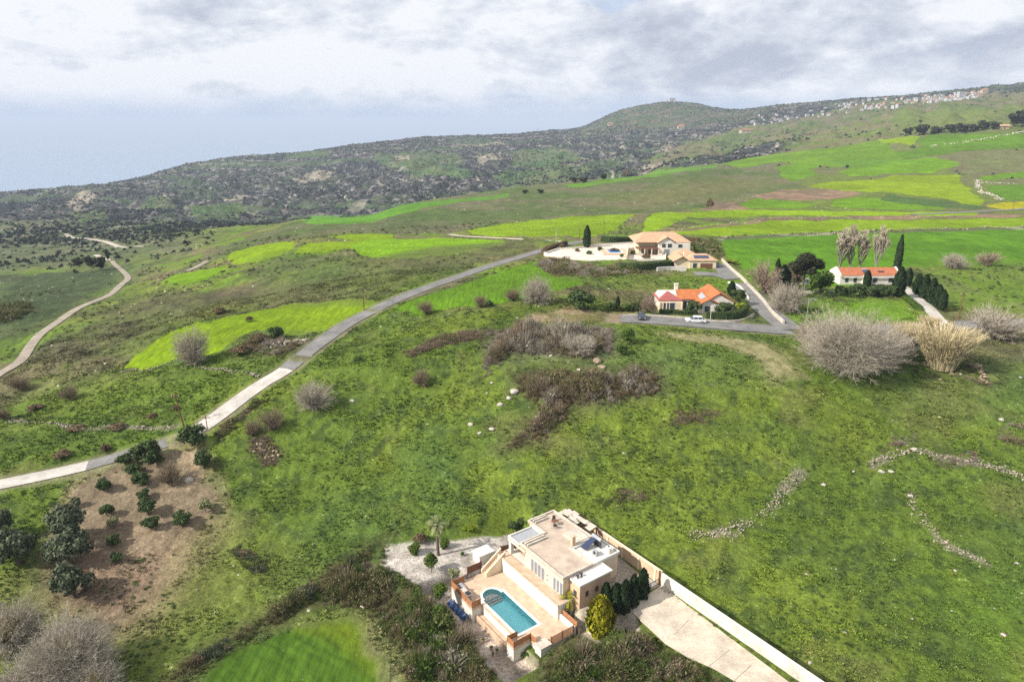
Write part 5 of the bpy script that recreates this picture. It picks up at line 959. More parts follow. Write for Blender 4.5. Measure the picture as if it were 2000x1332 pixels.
car('white estate car parked in front of the orange-roofed house',1358,630,R(-4),p_w,4.9,1.85,1.6); car('dark car parked end-on by the verge left of the orange-roofed house',1253,623,R(84),p_d,4.3,1.8,1.5); car('black car parked beside the garage of the sandy-roofed outbuilding',1397,522,R(100),p_d,4.4,1.8,1.5)
# poles
def pole(label,px,py,h_px,kind='utility_pole',r=.13,lean=0,light=False,grp='utility poles',mt=None):
    g=G(px,py); m=mpp(g,px); h=h_px*m/1.0; o=empty(kind,g,label=label,cat='street lamp' if light else 'utility pole',group=grp); MB().tube([(0,0,-.5),(lean*h,0,h)],[r,r*.65],8).build('post',mt or m_dwood,o)
    if light: MB().tube([(0,0,h-.1),(.5,-.4,h+.15),(1.1,-.9,h+.1)],.05,6).build('arm',m_metal,o); MB().box(.9,1.5,-1.2,-.8,h+.02,h+.14).build('lamp_head',m_metal,o,bev=.03)
    else:
        MB().box(-.8+lean*h,.8+lean*h,-.06,.06,h-.6,h-.48).build('crossarm',m_dwood,o)
        for x in (-.7,0,.7): MB().tube([(x+lean*h,0,h-.48),(x+lean*h,0,h-.25)],.06,6).build('insulator',m_white,o)
    return o
pole('slightly leaning dark utility pole beside the road, above the stone wall and dark tree',360,834,70,lean=-.12,r=.15); pole('short dark post at the road edge where the grey paving turns pale',405,838,30,r=.1); pole('dark utility pole by the road bend at the tip of the yellow-green field',711,606,42)
pole('utility pole standing beside the road end left of the cypress',1131,472,26); pole('thin utility pole behind the pool courtyard, against the bright field',1179,468,36); pole('pale tall utility pole left of the hilltop courtyard',1086,478,32,mt=m_stone)
pole('grey street lamp post at the bend between street and bare tree',1571,652,70,'street_lamp',.09,0,True,None,m_metal); pole('slim white street lamp post in the hedge of the orange-roofed house',1387,628,34,'street_lamp',.07,0,True,None,m_white)
pole('dark utility pole right of the driveway with cypresses',1871,628,58); pole('utility pole beside the far road at the yellow field',1978,411,24); pole('utility pole standing in the yellow strip above the hilltop house',1413,430,22)
pole('thin utility pole in the bright field behind the hilltop house',1556,562,24)
# ------------------------------------------------------------------ plants, each given by foot and size in the picture
def pl(key,name,cat,group,items,unit=(1,2)):
    for it in items:
        px,py,w_,h_,lab=it[:5]; k=key if isinstance(key,str) else random.choice(key); plant(k,name,px,py,w_,h_,lab,cat,unit,group)
OL3=['olive0','olive1','olive2']; DK3=['dark0','dark1','dark2']; GR3=['green0','green1','green2']
pl(OL3,'olive_tree','olive tree','grey-green trees round the bare orchard',[(134,1062,80,92,'large grey-green olive tree at the left orchard edge, uppermost of the big row'),(140,1102,84,80,'large grey-green olive tree in the middle of the big row at the orchard edge'),(146,1166,86,88,'large round olive tree at the lower left corner of the bare orchard'),(148,992,26,26,'small olive tree above the row of big ones at the orchard edge'),
 (38,1100,88,95,'broad olive tree in the meadow left of the bare orchard'),(2,1052,56,80,'olive tree cut by the left edge of the picture, above the broad one'),(4,1100,70,80,'olive tree at the left edge beside the broad olive')])
pl(DK3,'citrus_tree','citrus tree','young trees planted in the bare orchard',[(204,959,34,32,'dark round young tree standing alone at the top left of the orchard soil'),(211,1008,30,30,'young dark tree on the orchard soil below the lone round one'),(222,1067,28,32,'young dark tree at mid height of the left orchard row'),(231,1099,26,28,'lowest young tree of the left orchard row'),
 (262,926,32,26,'topmost small tree of the dense central orchard row'),(277,949,34,32,'second small tree down the dense central orchard row'),(282,976,30,28,'third small tree down the dense central orchard row'),(290,1005,40,42,'biggest bushy tree of the dense central orchard row'),(296,1034,34,34,'lowest bushy tree of the dense central orchard row'),(358,1028,42,38,'dark young tree standing alone on the right side of the orchard soil'),(272,936,24,20,'tiny dark tree squeezed between the two top trees of the central orchard row')])
pl('pale','young_olive_tree','olive tree',None,[(402,1000,32,32,'pale grey-green sapling at the right orchard margin'),(222,1031,22,28,'thin sparse sapling between two dark ones in the left orchard row')])
pl(DK3,'dark_tree','tree','dark evergreen trees along the near road',[(291,906,58,56,'large dark tree leaning over the grey road at the top of the orchard'),(244,908,32,28,'small dark tree beside the road, left of the large one'),(308,907,28,28,'small dark bush-like tree just below the large roadside tree'),(375,870,56,52,'dark spreading tree at the road beside the leaning pole'),(398,915,42,44,'dark scrubby tree right of the orchard top'),(540,664,32,32,'dark round evergreen beside the rubble left of the climbing road')])
pl('bare2','bare_tree','bare tree',None,[(333,946,48,52,'leafless tree with forked trunk in the upper orchard soil'),(533,838,48,46,'brown leafless bush-tree on the left of the meadow plot'),(495,850,34,36,'smaller brown leafless bush beside the brown bush-tree'),(137,780,34,32,'leafless brown shrub alone on the slope left of the road'),(8,820,26,28,'brown shrub at the left edge above the stone wall'),(40,762,40,34,'thin grey-brown shrub below the dirt track'),(823,754,34,40,'thin grey shrub alone in the middle of the meadow plot'),(832,612,32,28,'round leafless tree at the lower edge of the field below the road'),(939,600,26,28,'small leafless tree, second along the field edge'),(1002,587,32,28,'leafless tree, third along the field edge')])
pl(['bare0','bare1','bare4'],'bare_tree','bare tree',None,[(378,710,68,74,'pale leafless round tree beside the yellow-green field'),(614,799,72,58,'pale leafless round tree in the upper left of the meadow plot'),(1048,592,56,54,'grey leafless tree near the stones at the end of the field'),
 (30,1262,104,104,'leafless silvery tree with golden heart at the lower left edge'),(190,1362,104,90,'leafless tree with golden heart cut by the bottom edge, right of the largest silvery one'),(55,1368,130,90,'leafless silvery tree cut by the bottom left corner'),
 (1740,706,84,66,'leafless silvery shrub-tree leaning against the huge one'),(1935,660,104,62,'grey leafless tree in front of the road at the far right'),(1533,608,62,58,'grey leafless tree between street and white bungalow'),(1862,524,44,30,'pale low leafless tree at the edge of the green field, left one'),(1130,690,70,40,'pale leafless shrub in the grey thicket of the plot')])
pl('bigbare','bare_tree','bare tree',None,[(1652,722,170,118,'huge leafless silvery tree beside the street end on the right'),(142,1324,150,130,'largest leafless silvery tree in the lower left, golden inside')])
pl('bare3','bare_tree','bare tree',None,[(1492,572,60,66,'reddish leafless tree right of the climbing street'),(1555,560,40,60,'pale reddish leafless tree beside the tall dark pine'),(1266,610,30,38,'russet leafless tree left of the orange-roofed house'),(1928,518,48,28,'dark low leafless tree at the edge of the green field, right one'),(1575,668,46,40,'small reddish shrub-tree at the foot of the grey street lamp')])
pl('green0','courtyard_shrub','shrub',None,[(1152,497,14,9,'green shrub growing on the white courtyard paving, left of the small blue pool'),(1172,490,12,10,'small green shrub behind the one on the white courtyard paving'),(1215,503,9,9,'tiny shrub between blue pool and the sandy arch wall')])
pl('brown','courtyard_shrub','shrub',None,[(1128,492,12,8,'russet shrub at the left part of the white courtyard'),(1262,507,20,14,'russet planting in front of the hilltop house veranda')])
pl('poplar','bare_poplar','poplar','leafless poplars behind the white bungalow',[(1638,533,34,84,'leafless poplar behind the white bungalow, leftmost'),(1658,533,34,90,'leafless poplar behind the white bungalow, second from left'),(1677,533,30,80,'leafless poplar behind the white bungalow, third from left'),(1708,536,30,92,'pale leafless poplar behind the white bungalow, nearest the tall cypress')],(1,6))
pl('cyp','cypress','cypress','dark cypresses and columnar evergreens',[(1146,484,14,42,'pointed dark cypress at the end of the white courtyard'),(1206,604,9,26,'slim cypress in the garden left of the orange-roofed house'),(1428,577,15,28,'slim cypress behind the right end of the orange-roofed house'),(1515,556,12,50,'slim dark cypress right of the climbing street'),(1528,562,26,44,'broader dark cypress beside the slim one right of the street'),
 (1750,535,13,74,'tallest slim cypress behind the white bungalow'),(1752,580,22,58,'dark cypress at the right end of the white bungalow'),(1692,560,14,32,'small cypress in front of the white bungalow entrance'),
 (1772,560,14,36,'first cypress of the row along the driveway, nearest the bungalow'),(1790,575,18,40,'second cypress of the row along the driveway'),(1803,583,20,46,'third cypress of the row along the driveway'),(1817,592,20,48,'fourth cypress of the row along the driveway'),(1829,600,18,44,'fifth cypress of the row along the driveway'),(1838,606,16,40,'last cypress of the row along the driveway'),
 ],(1,6))
cyps=[(1183,1192,24,64,'first dark cypress beside the near villa, behind the golden conifer'),(1203,1195,26,66,'second dark cypress beside the near villa'),(1219,1197,24,76,'third dark cypress beside the near villa, tallest'),(1236,1188,22,78,'fourth dark cypress beside the near villa'),(1254,1172,24,72,'last dark cypress beside the near villa, nearest the gate')]
for px,py,w_,h_,lab in cyps:
    x,y=at_z(px,py,.6); g=Vector((x,y,.5)); m=mpp(g,px); inst('cyp','cypress',g,None,(w_*m/2,w_*m/2,h_*m/6),label=lab,cat='cypress',group='dark cypresses beside the near villa')
x,y=at_z(1172,1236,-.3); g=Vector((x,y,-.5)); m=mpp(g,1172); inst('gold','golden_conifer',g,None,(27*m,27*m,84*m/3),label='bright golden-green conifer beside the dark cypresses of the near villa',cat='conifer')
def vplant(key,name,px,py,z,w_,h_,lab,cat,unit=(1,2),group=None):
    x,y=at_z(px,py,z); g=Vector((x,y,z-.03)); m=mpp(g,px); return inst(key,name,g,None,(w_*m/2/unit[0],w_*m/2/unit[0],h_*m/unit[1]),label=lab,cat=cat,group=group)
vplant('palm','palm_tree',856,1084,.55,32,80,'tall palm with grey-green crown and thick trunk in the gravel garden','palm',(1.15,6.2)); vplant('palmg','palm_tree',1108,1198,-.3,46,52,'golden-leaved palm at the corner of the near villa','palm',(1.5,2.9))
vplant('lolly','citrus_tree',843,1118,.55,27,42,'clipped round orange tree on a thin stem in the gravel garden','citrus tree',(1,2.4)); vplant('citrus','round_bush',859,1162,.4,32,34,'dense round clipped bush near the barbecue corner of the pool terrace','bush'); vplant('citrus','round_bush',808,1080,.55,26,28,'round bush at the left side of the gravel garden','bush'); vplant('citrus','round_bush',869,1068,.55,22,24,'round bush just behind the palm trunk','bush')
vplant('pale','pale_shrub',886,1128,.55,24,24,'pale yellow-green shrub in front of the white pool shed','shrub'); vplant('green0','garden_shrub',904,1084,.6,9,9,'tiny green shrub in the gravel beside the palm shadow','shrub')
vplant('green0','garden_bush',1033,1285,-2.3,30,26,'green bush in the corner between the white pool walls','bush'); vplant('green1','garden_bush',1090,1198,-.2,24,26,'green bush under the golden palm','bush'); vplant('dark0','garden_bush',1104,1205,-.3,26,20,'dark bush in the planting bed below the golden palm','bush')
vplant('dark1','garden_tree',1003,1038,.9,26,26,'dark green tree behind the covered porch of the near villa','tree'); vplant('dark2','garden_tree',1022,1030,.9,28,26,'dark green tree behind the porch, nearer the roof terrace','tree'); vplant('green2','garden_bush',940,1026,1.2,22,18,'green bush in the back row of the gravel garden, left','bush'); vplant('green0','garden_bush',966,1022,1.2,24,18,'green bush in the back row of the gravel garden, middle','bush'); vplant('yellow','garden_bush',915,1036,1.1,26,16,'yellow-green bush in the back row of the gravel garden','bush'); vplant('brown','garden_bush',820,1058,.8,30,22,'dark brownish bush at the back left of the gravel garden','bush')
pl(DK3,'garden_tree','tree',None,[(1136,603,60,42,'dark rounded evergreen tree left of the earthy clearing'),(1356,612,32,28,'dark green tree in front of the orange-roofed house'),(1411,614,42,28,'dark green bush at the front corner of the orange-roofed house'),(1441,592,32,32,'round dark tree at the right end of the orange-roofed house'),(1193,606,24,20,'dark bush in the garden left of the slim cypress'),(956,600,18,16,'small dark bush between the leafless trees on the field edge'),
 (1180,692,26,24,'green bush cluster at the right end of the grey thicket')][:6])
pl(GR3,'garden_tree','tree',None,[(1602,574,54,54,'bright olive-green round tree beside the white bungalow'),(1220,608,24,18,'green shrub right of the slim cypress'),(1225,672,30,34,'fresh green bush where the grey thicket meets the street verge'),(1212,692,26,26,'fresh green bush just below the one at the street verge'),(1310,521,18,16,'clipped green bush at the wall of the sandy-roofed outbuilding'),(1237,497,12,10,'green bush at the white courtyard wall')])
pl('yellow','yellow_bush','bush',None,[(1447,612,26,28,'yellow-green bush behind the dark clipped hedge at the street corner'),(1362,493,16,12,'yellow-green bush right of the hilltop house'),(1430,514,28,10,'low yellow-green bush beside the climbing street')])
pl(DK3,'garden_bush','bush','dark shrubs in front of the white bungalow',[(1640,577,24,22,'dark shrub in front of the white bungalow, leftmost'),(1658,578,26,24,'dark shrub in front of the white bungalow, second from left'),(1676,578,28,28,'dark shrub in front of the white bungalow, third from left'),(1698,579,26,22,'dark shrub in front of the white bungalow, fourth from left'),(1718,578,28,28,'dark shrub in front of the white bungalow, fifth from left'),(1736,579,26,26,'dark shrub in front of the white bungalow, beside the end cypress')])
pl('brown','brown_bush','bush',None,[(1097,489,16,14,'purple-brown bush at the tip of the white courtyard'),(504,668,40,20,'brown bush in the rubble patch left of the road'),(470,690,40,18,'brown bush patch beside the yellow-green field'),(428,612,28,14,'dark brown low bush in the rough pasture'),(488,628,18,12,'small dark bush inside the yellow-green field'),(120,892,40,16,'brown low bush in the meadow below the stone wall'),(207,882,24,18,'round brown bush in the meadow above the road'),(150,838,40,10,'brown bush growing on the long stone wall'),(70,800,34,12,'dark low bush above the long stone wall'),(230,838,38,14,'brown bush on the long stone wall near the pole'),(345,800,16,12,'small dark bush near the leaning pole'),(298,815,24,10,'low green-brown bush above the stone wall'),
 (1224,346,20,16,'brown tree on the skyline of the olive-coloured hill'),(1200,492,22,8,'low russet bush in the courtyard beside the pool'),(1385,408,18,22,'dark scraggy tree beside the reddish earth bank')])
pl('reed','giant_reeds','reeds',None,[(1838,718,140,100,'huge clump of straw-coloured reeds fanning out beside the meadow'),(1768,690,80,72,'smaller yellow-brown reed clump between bare tree and big reeds'),(1812,650,50,40,'pale reed tuft at the foot of the driveway')],(2.2,2.1))
gv,gf=cloud(700,[(0,0,.75,.42,.42,.55)],.09); gm=nmesh('inner_shoots',gv,gf,leafmat('golden_shoots',(.26,.20,.06),(.18,.16,.05)))
for o in [q for q in scn.objects if 'golden' in str(q.get('label')) and q.get('category')=='bare tree']: c_=bpy.data.objects.new('inner_shoots',gm); scn.collection.objects.link(c_); c_.parent=o
# tall pine
g=G(1565,577); m=mpp(g,1565); tr_=MB().tube([(0,0,-.5),(.1,0,3),(.3,0,7),(.6,0,9.5)],[.3,.26,.2,.12],8)
for a,z,q in ((0,5.6,3),(2.2,6.3,3.2),(4,5.,2.4),(5.2,7.2,3),(1,8.2,2.2)): tr_.tube([(.2,0,z-1),(.2+math.cos(a)*q*.6,math.sin(a)*q*.6,z),(.2+math.cos(a)*q,math.sin(a)*q,z+.6)],[.1,.07,.03],5)
o=empty('pine_tree',g,label='tall dark umbrella pine with bare trunk beside the white bungalow',cat='pine'); o.scale=(m*95/12.5,)*3; tr_.build('trunk',m_bark,o)
v_,f_=cloud(5200,[(.2,0,9.6,2.1,2.,1.5),(-2.3,.2,7.6,1.9,1.8,1.1),(2.7,-.2,8.6,1.9,1.7,1.0),(3.9,.3,7.4,1.3,1.2,.7),(-.8,.4,6.2,1.7,1.6,.9),(1.4,-.5,6.4,1.5,1.4,.9),(-1.2,-.6,9.,1.6,1.5,1.1),(.8,.8,8.,1.9,1.9,1.2)],.22); c_=bpy.data.objects.new('crown',nmesh('crown',v_,f_,lf_pine)); scn.collection.objects.link(c_); c_.parent=o
# far trees one can tell apart
FT='dark trees lined up along the high field on the right'
for i,(px,py,w_,h_) in enumerate([(1773,265,18,17),(1797,264,30,22),(1829,262,26,16),(1856,260,24,18),(1877,259,28,19),(1902,257,24,15),(1921,255,26,21),(1941,253,18,16),(1950,251,12,12),(1992,248,42,34),(2012,246,40,40)]): plant('far','far_tree',px,py,w_,h_,'dark tree of the high row, %s from its left end'%('first','second','third','fourth','fifth','sixth','seventh','eighth','ninth','tenth','eleventh')[i],'tree',(1,2),FT)
for px,py,w_,h_,lb in ((1797,240,6,6,'lone dark tree above the high tree row'),(1120,357,16,12,'left dark tree of the pair on the valley rim'),(1138,357,22,12,'right dark tree of the pair on the valley rim'),(1178,352,15,14,'single dark round tree on the valley rim'),(1026,378,14,8,'dark bush at the end of the green crest field'),(1055,378,14,9,'dark bush right of the green crest field'),(197,528,24,30,'dark tree beside the bend of the dirt track'),(212,510,10,26,'slim dark tree rising behind the dirt track bend'),(178,522,26,24,'dark tree in the valley clump left of the track bend'),(155,520,26,18,'dark tree at the left of the valley clump')): plant('far','far_tree',px,py,w_,h_,lb,'tree',(1,2))
# hedges
def hedge(label,pts,wd,h,m,n=None,lf=.16):
    P=line(pts,.8); o=empty('hedge',P[0],label=label,cat='hedge'); n=n or int(len(P)*120); i=rng.integers(0,len(P)-1,n); t=rng.random(n)[:,None]; A=np.array([[p.x,p.y,p.z] for p in P])-np.array(P[0]); C=A[i]*(1-t)+A[i+1]*t
    d=A[i+1]-A[i]; nn=np.stack([-d[:,1],d[:,0],0*d[:,0]],1); nn/=np.linalg.norm(nn,axis=1)[:,None]; face=rng.random(n); off_=np.where(face<.6,np.sign(rng.random(n)-.5)*wd/2,(rng.random(n)-.5)*wd); zz=np.where(face<.6,rng.random(n)*h,h)+rng.normal(size=n)*.06
    C=C+nn*(off_+rng.normal(size=n)*.08)[:,None]; C[:,2]+=zz; a,b_=rotm(n); s_=lf*(.6+.7*rng.random(n)); v,f=quads(C,a,b_,s_,s_*.7); c_=bpy.data.objects.new('leaves',nmesh('leaves',v,f,m)); scn.collection.objects.link(c_); c_.parent=o
    mb=MB()
    for p,q in zip(P[:-1],P[1:]):
        p=p-P[0]; q=q-P[0]; e=(q-p); e.z=0; k=Vector((-e.y,e.x,0)).normalized()*wd*.42; mb.hexa([p-k-Vector((0,0,.3)),q-k-Vector((0,0,.3)),q+k-Vector((0,0,.3)),p+k-Vector((0,0,.3))],[p-k+Vector((0,0,h*.92)),q-k+Vector((0,0,h*.92)),q+k+Vector((0,0,h*.92)),p+k+Vector((0,0,h*.92))])
    mb.build('branches',m,o)
hedge('dark clipped hedge curving round the street corner by the orange-roofed house',[(1378,624),(1400,626),(1430,624),(1450,616),(1456,602)],1.4,2.,lf_dark)
hedge('dark hedge along the back of the white courtyard',[(1176,472),(1200,474),(1246,473)],2.2,2.4,lf_dark); hedge('brown hedge at the road end of the white courtyard',[(1061,499),(1072,490),(1092,483),(1106,479)],1.6,1.8,lf_brown)
hedge('dark green hedge below the sandy-roofed outbuilding',[(1210,530),(1250,527),(1285,523),(1308,522)],3.,2.2,lf_dark); hedge('brownish hedge right of the hilltop house',[(1336,474),(1365,475)],2.5,2.2,lf_brown); hedge('hedge beside the driveway of the white bungalow, on its left',[(1757,575),(1775,590),(1795,606)],2.,1.,lf_green)
hedge('row of low shrubs in front of the orange-roofed house',[(1288,612),(1310,612),(1335,614),(1350,614)],1.4,.9,lf_dark)
# thickets and undergrowth (uncountable)
GY,BRN,OLV,GRN=leafmat('dry_thorn_twigs',(.30,.265,.205),(.22,.19,.145)),tw_brown,lf_olive,lf_green; m_mix=leafmat('dry_scrub',(.175,.15,.075),(.125,.12,.048)); m_und=leafmat('undergrowth',(.085,.115,.028),(.12,.125,.042))
TH_=thicket
TH_('scrub_thicket','dense dark brown and green scrub on the bank below the near pool','scrub',[(600,1185),(640,1140),(700,1098),(765,1100),(800,1140),(850,1185),(890,1208),(930,1262),(985,1345),(790,1345),(765,1262),(735,1215),(690,1185)],1.25,[m_mix,m_und,BRN,GY,GRN],[.34,.32,.2,.04,.10],dens=2.6,seed=2,flatk=1.45)
TH_('scrub_thicket','scrub at the bottom edge between pool walls and driveway','scrub',[(1045,1345),(1062,1300),(1108,1250),(1150,1240),(1195,1232),(1250,1232),(1300,1268),(1350,1292),(1430,1345)],1.2,[m_mix,m_und,BRN,GY,GRN],[.27,.33,.2,.04,.16],dens=2.8,seed=3,flatk=1.35)
TH_('scrub_thicket','olive-green bushy scrub close to the white pool wall','scrub',[(830,1180),(880,1200),(925,1255),(920,1300),(850,1260),(800,1190)],1.3,[lf_pale,m_und,GRN],[.1,.55,.35],(0,3),dens=2.,seed=4,flatk=1.2)
TH_('hedgerow','overgrown hedge bank running down left of the mown field','hedge',[(330,1310),(430,1248),(560,1168),(612,1130),(700,1078),(760,1045),(960,1030),(985,1036),(880,1052),(800,1075),(720,1105),(640,1160),(560,1208),(440,1275),(350,1345),(290,1345)],1.1,[m_mix,m_und,BRN,OLV],[.35,.3,.25,.1],dens=2.6,seed=5,flatk=1.3)
TH_('scrub_thicket','dark brown bramble thicket in the middle of the meadow plot','scrub',[(1000,735),(1060,722),(1200,735),(1240,715),(1290,735),(1285,765),(1200,788),(1110,800),(1100,835),(1050,868),(975,880),(1020,842),(1060,802),(1010,770)],1.2,[m_mix,BRN,lf_brown,GY],[.40,.30,.22,.08],(0,2,1),dens=2.4,flatk=1.45,seed=6)
TH_('scrub_thicket','pale grey thorny thicket just below the street end','scrub',[(945,648),(1010,640),(1195,645),(1200,685),(1160,702),(1070,695),(1000,690),(965,730),(935,742),(945,690)],1.3,[GY,BRN,m_mix],[.62,.28,.1],(1,),dens=2.2,flatk=1.35,seed=7)
TH_('scrub_thicket','brownish strip of scrub leading to the grey thicket','scrub',[(780,690),(860,655),(945,640),(950,662),(870,678),(800,700)],.9,[BRN,m_mix],[.6,.4],(1,2),dens=2.6,seed=8)
TH_('scrub_thicket','brown bramble patch on the right of the meadow plot','scrub',[(1285,835),(1330,792),(1420,800),(1395,830),(1305,842)],.9,[BRN,m_mix,lf_brown],[.4,.3,.3],(1,2),dens=2.2,seed=9)
TH_('scrub_thicket','brown twiggy patch in the right-hand meadow','scrub',[(1712,880),(1745,850),(1795,845),(1780,880)],.9,[BRN,GY],[.7,.3],(1,2),dens=2.4,seed=10); TH_('scrub_thicket','grey scrub growing over the right-hand stone wall','scrub',[(1805,895),(1830,878),(1905,885),(1925,910),(1850,918)],.9,[GY,BRN],[.5,.5],(1,2),dens=2.2,seed=11)
TH_('scrub_thicket','grey scrub at the right edge of the meadow','scrub',[(1940,860),(1960,820),(2000,830),(2000,880)],1.,[GY,BRN,m_mix],[.5,.3,.2],(1,2),dens=2,seed=12); TH_('scrub_thicket','rough scrub below the curved edge of the white courtyard','scrub',[(1055,505),(1110,513),(1180,522),(1240,518),(1260,535),(1180,545),(1080,540),(1045,520)],1.3,[BRN,m_mix,m_und,GY],[.3,.25,.25,.2],dens=2.2,seed=13)
TH_('scrub_thicket','rubble-strewn scrub left of the climbing road','scrub',[(455,690),(500,650),(560,662),(600,668),(690,632),(700,640),(620,690),(560,700)],1.1,[BRN,m_mix,GY],[.4,.4,.2],(1,2),dens=1.3,seed=14)
TH_('scrub_thicket','low scrub patches at the lower left corner of the meadow plot','scrub',[(470,1060),(520,1095),(560,1150),(540,1165),(490,1120),(440,1075)],.8,[m_und,OLV,BRN],[.5,.3,.2],dens=1.6,seed=15); TH_('scrub_thicket','brown brush round the stones at the left of the meadow plot','scrub',[(480,850),(540,845),(560,900),(510,920),(480,890)],.8,[BRN,m_mix],[.6,.4],(1,2),dens=1.6,seed=16)
TH_('scrub_thicket','dark scrub on the shaded left valley slope','scrub',[(0,600),(60,592),(72,612),(20,632),(-40,632)],2.2,[m_mix,m_und],[.5,.5],dens=.9,seed=17); TH_('scrub_thicket','brushwood along the upper edge of the orchard','scrub',[(180,925),(240,905),(330,875),(345,885),(250,915),(190,940)],.7,[BRN,m_mix,m_und],[.5,.3,.2],dens=.5,seed=18)
TH_('scrub_thicket','bushes on both sides of the climbing street','scrub',[(1470,555),(1500,560),(1530,600),(1525,622),(1490,580)],1.3,[m_und,BRN,OLV],[.4,.3,.3],dens=.7,seed=19); TH_('scrub_thicket','shrubbery round the white bungalow terrace','scrub',[(1580,566),(1640,560),(1750,562),(1750,582),(1590,582)],1.2,[lf_dark,m_und],[.7,.3],(0,3),dens=.55,seed=20)
TH_('scrub_thicket','dry grass and thorn bushes beside the far-right reeds','scrub',[(1740,700),(1790,690),(1900,712),(1960,760),(1880,760),(1790,735)],.7,[tw_gold,m_und,BRN],[.3,.4,.3],(1,2),dens=.25,seed=21)
TH_('scrub_thicket','weeds growing along the foot of the long white driveway wall','weeds',[V(13.6,20.9),V(30,20.7),V(56,20.6),V(56,21.6),V(13.6,21.6)],.38,[m_und,m_mix,GRN],[.4,.4,.2],(0,2),dens=1.3,world=True,seed=41)
TH_('scrub_thicket','bushes overhanging the lower edge of the gravel garden','scrub',[V(-19.5,-6.2),V(-15.2,-9),V(-9,-8.6),V(-3.5,-6),V(-3.5,-4.9),V(-9,-7.2),V(-15,-7.6),V(-18.8,-5.2)],1.0,[m_und,lf_green,m_mix],[.4,.3,.3],(0,3),dens=2.6,world=True,seed=42,flatk=1.3)
TH_('scrub_thicket','mixed garden shrubs left of the orange-roofed house','shrubbery',[(1185,608),(1215,596),(1275,588),(1281,610),(1225,616)],1.2,[m_und,lf_brown,lf_dark],[.4,.3,.3],(0,3),dens=1.2,seed=43,flatk=1.2)
TH_('scrub_thicket','bushes on the slope right of the hilltop house','shrubbery',[(1340,478),(1400,468),(1420,500),(1400,512),(1385,500),(1345,492)],1.4,[m_und,m_mix,lf_dark],[.4,.4,.2],(0,2,3),dens=1.,seed=44)
TH_('scrub_thicket','brown and green brush along the left verge of the meadow plot','scrub',[(410,850),(470,800),(520,770),(530,780),(480,820),(430,870)],.8,[BRN,m_und,m_mix],[.4,.3,.3],(1,2,0),dens=1.5,seed=31)
TH_('scrub_thicket','dark undergrowth behind the gravel garden of the near villa','scrub',[(700,1060),(800,1035),(960,1012),(985,1022),(900,1042),(820,1058),(760,1090)],.9,[m_und,lf_dark,m_mix],[.4,.3,.3],(0,3,2),dens=2.2,seed=32)
TH_('scrub_thicket','grey-brown weeds along the lower right meadow stones','scrub',[(1150,975),(1230,950),(1300,960),(1240,990),(1170,995)],.6,[m_und,m_mix,BRN],[.4,.3,.3],(0,2),dens=.9,seed=33)
# grass and weeds of the near meadows: one cover
gx=[];K=0
def tuft_t(n,seed,h=1.,w_=.16):
    rs=np.random.default_rng(seed); a=rs.random(n)*6.28; r=rs.random(n)*.6; P=np.stack([np.cos(a)*r,np.sin(a)*r,0*a-.1],1); d=np.stack([np.cos(a)*(.2+r),np.sin(a)*(.2+r),.5+.5*rs.random(n)],1); Q_=P+d*h*.8; t=np.stack([-np.sin(a),np.cos(a),0*a],1)*w_; v=np.stack([P-t,P+t,Q_+t*.6,Q_-t*.6],1).reshape(-1,3); return v,np.arange(len(v)).reshape(-1,4)
T1,T2=tuft_t(6,1),tuft_t(9,2,.8,.22)
M=150000; q=rng.random((M,2)); Dd=np.sqrt(68**2+(235**2-68**2)*q[:,0]**1.25); aa=R(-44)+R(88)*q[:,1]; gx_,gy_=np.sin(aa)*Dd,np.cos(aa)*Dd; fi,fj=fidx(gx_,gy_); i=fi.astype(int); j=fj.astype(int)
rr=ROUGH[i,j]*(1-FLAT[i,j]); cl_=fbm(gx_,gy_,4,2,201); ok=(rr>.6)&(cl_>.36+.10*rng.random(M)); gx_,gy_,Dd,i,j,cl_=gx_[ok],gy_[ok],Dd[ok],i[ok],j[ok],cl_[ok]; n=len(gx_); print('tufts',n)
cc=COL[i,j]*(.70+.75*rng.random((n,1)))*np.where(rng.random((n,1))<.12,[[1.5,1.25,1.5]],[[.95,1,.9]]); sc=(.13+.20*rng.random(n))*(.7+.8*(cl_-.3)*2)*(1+.25*(Dd>140)); k=rng.random(n)<.5; V_=[];F_=[];C_=[];o_=0
for t,m in ((T1,k),(T2,~k)):
    v,f=replicate(t,np.stack([gx_[m],gy_[m],gz(gx_[m],gy_[m])],1),np.stack([sc[m]]*3,1),rng.random(m.sum())*6.28); V_.append(v); F_.append(f+o_); o_+=len(v); C_.append(np.repeat(cc[m],len(t[0]),0))
m_gr,b=mat('grass_blades',.85,.15); at=nd('ShaderNodeAttribute',attribute_name='col'); L.new(at.outputs['Color'],b.inputs['Base Color'])
o=bpy.data.objects.new('grass',nmesh('grass',np.concatenate(V_),np.concatenate(F_),m_gr,None,np.concatenate(C_))); scn.collection.objects.link(o); tag(o,'rough green grass and weeds covering the near meadows','grass',None,'stuff')
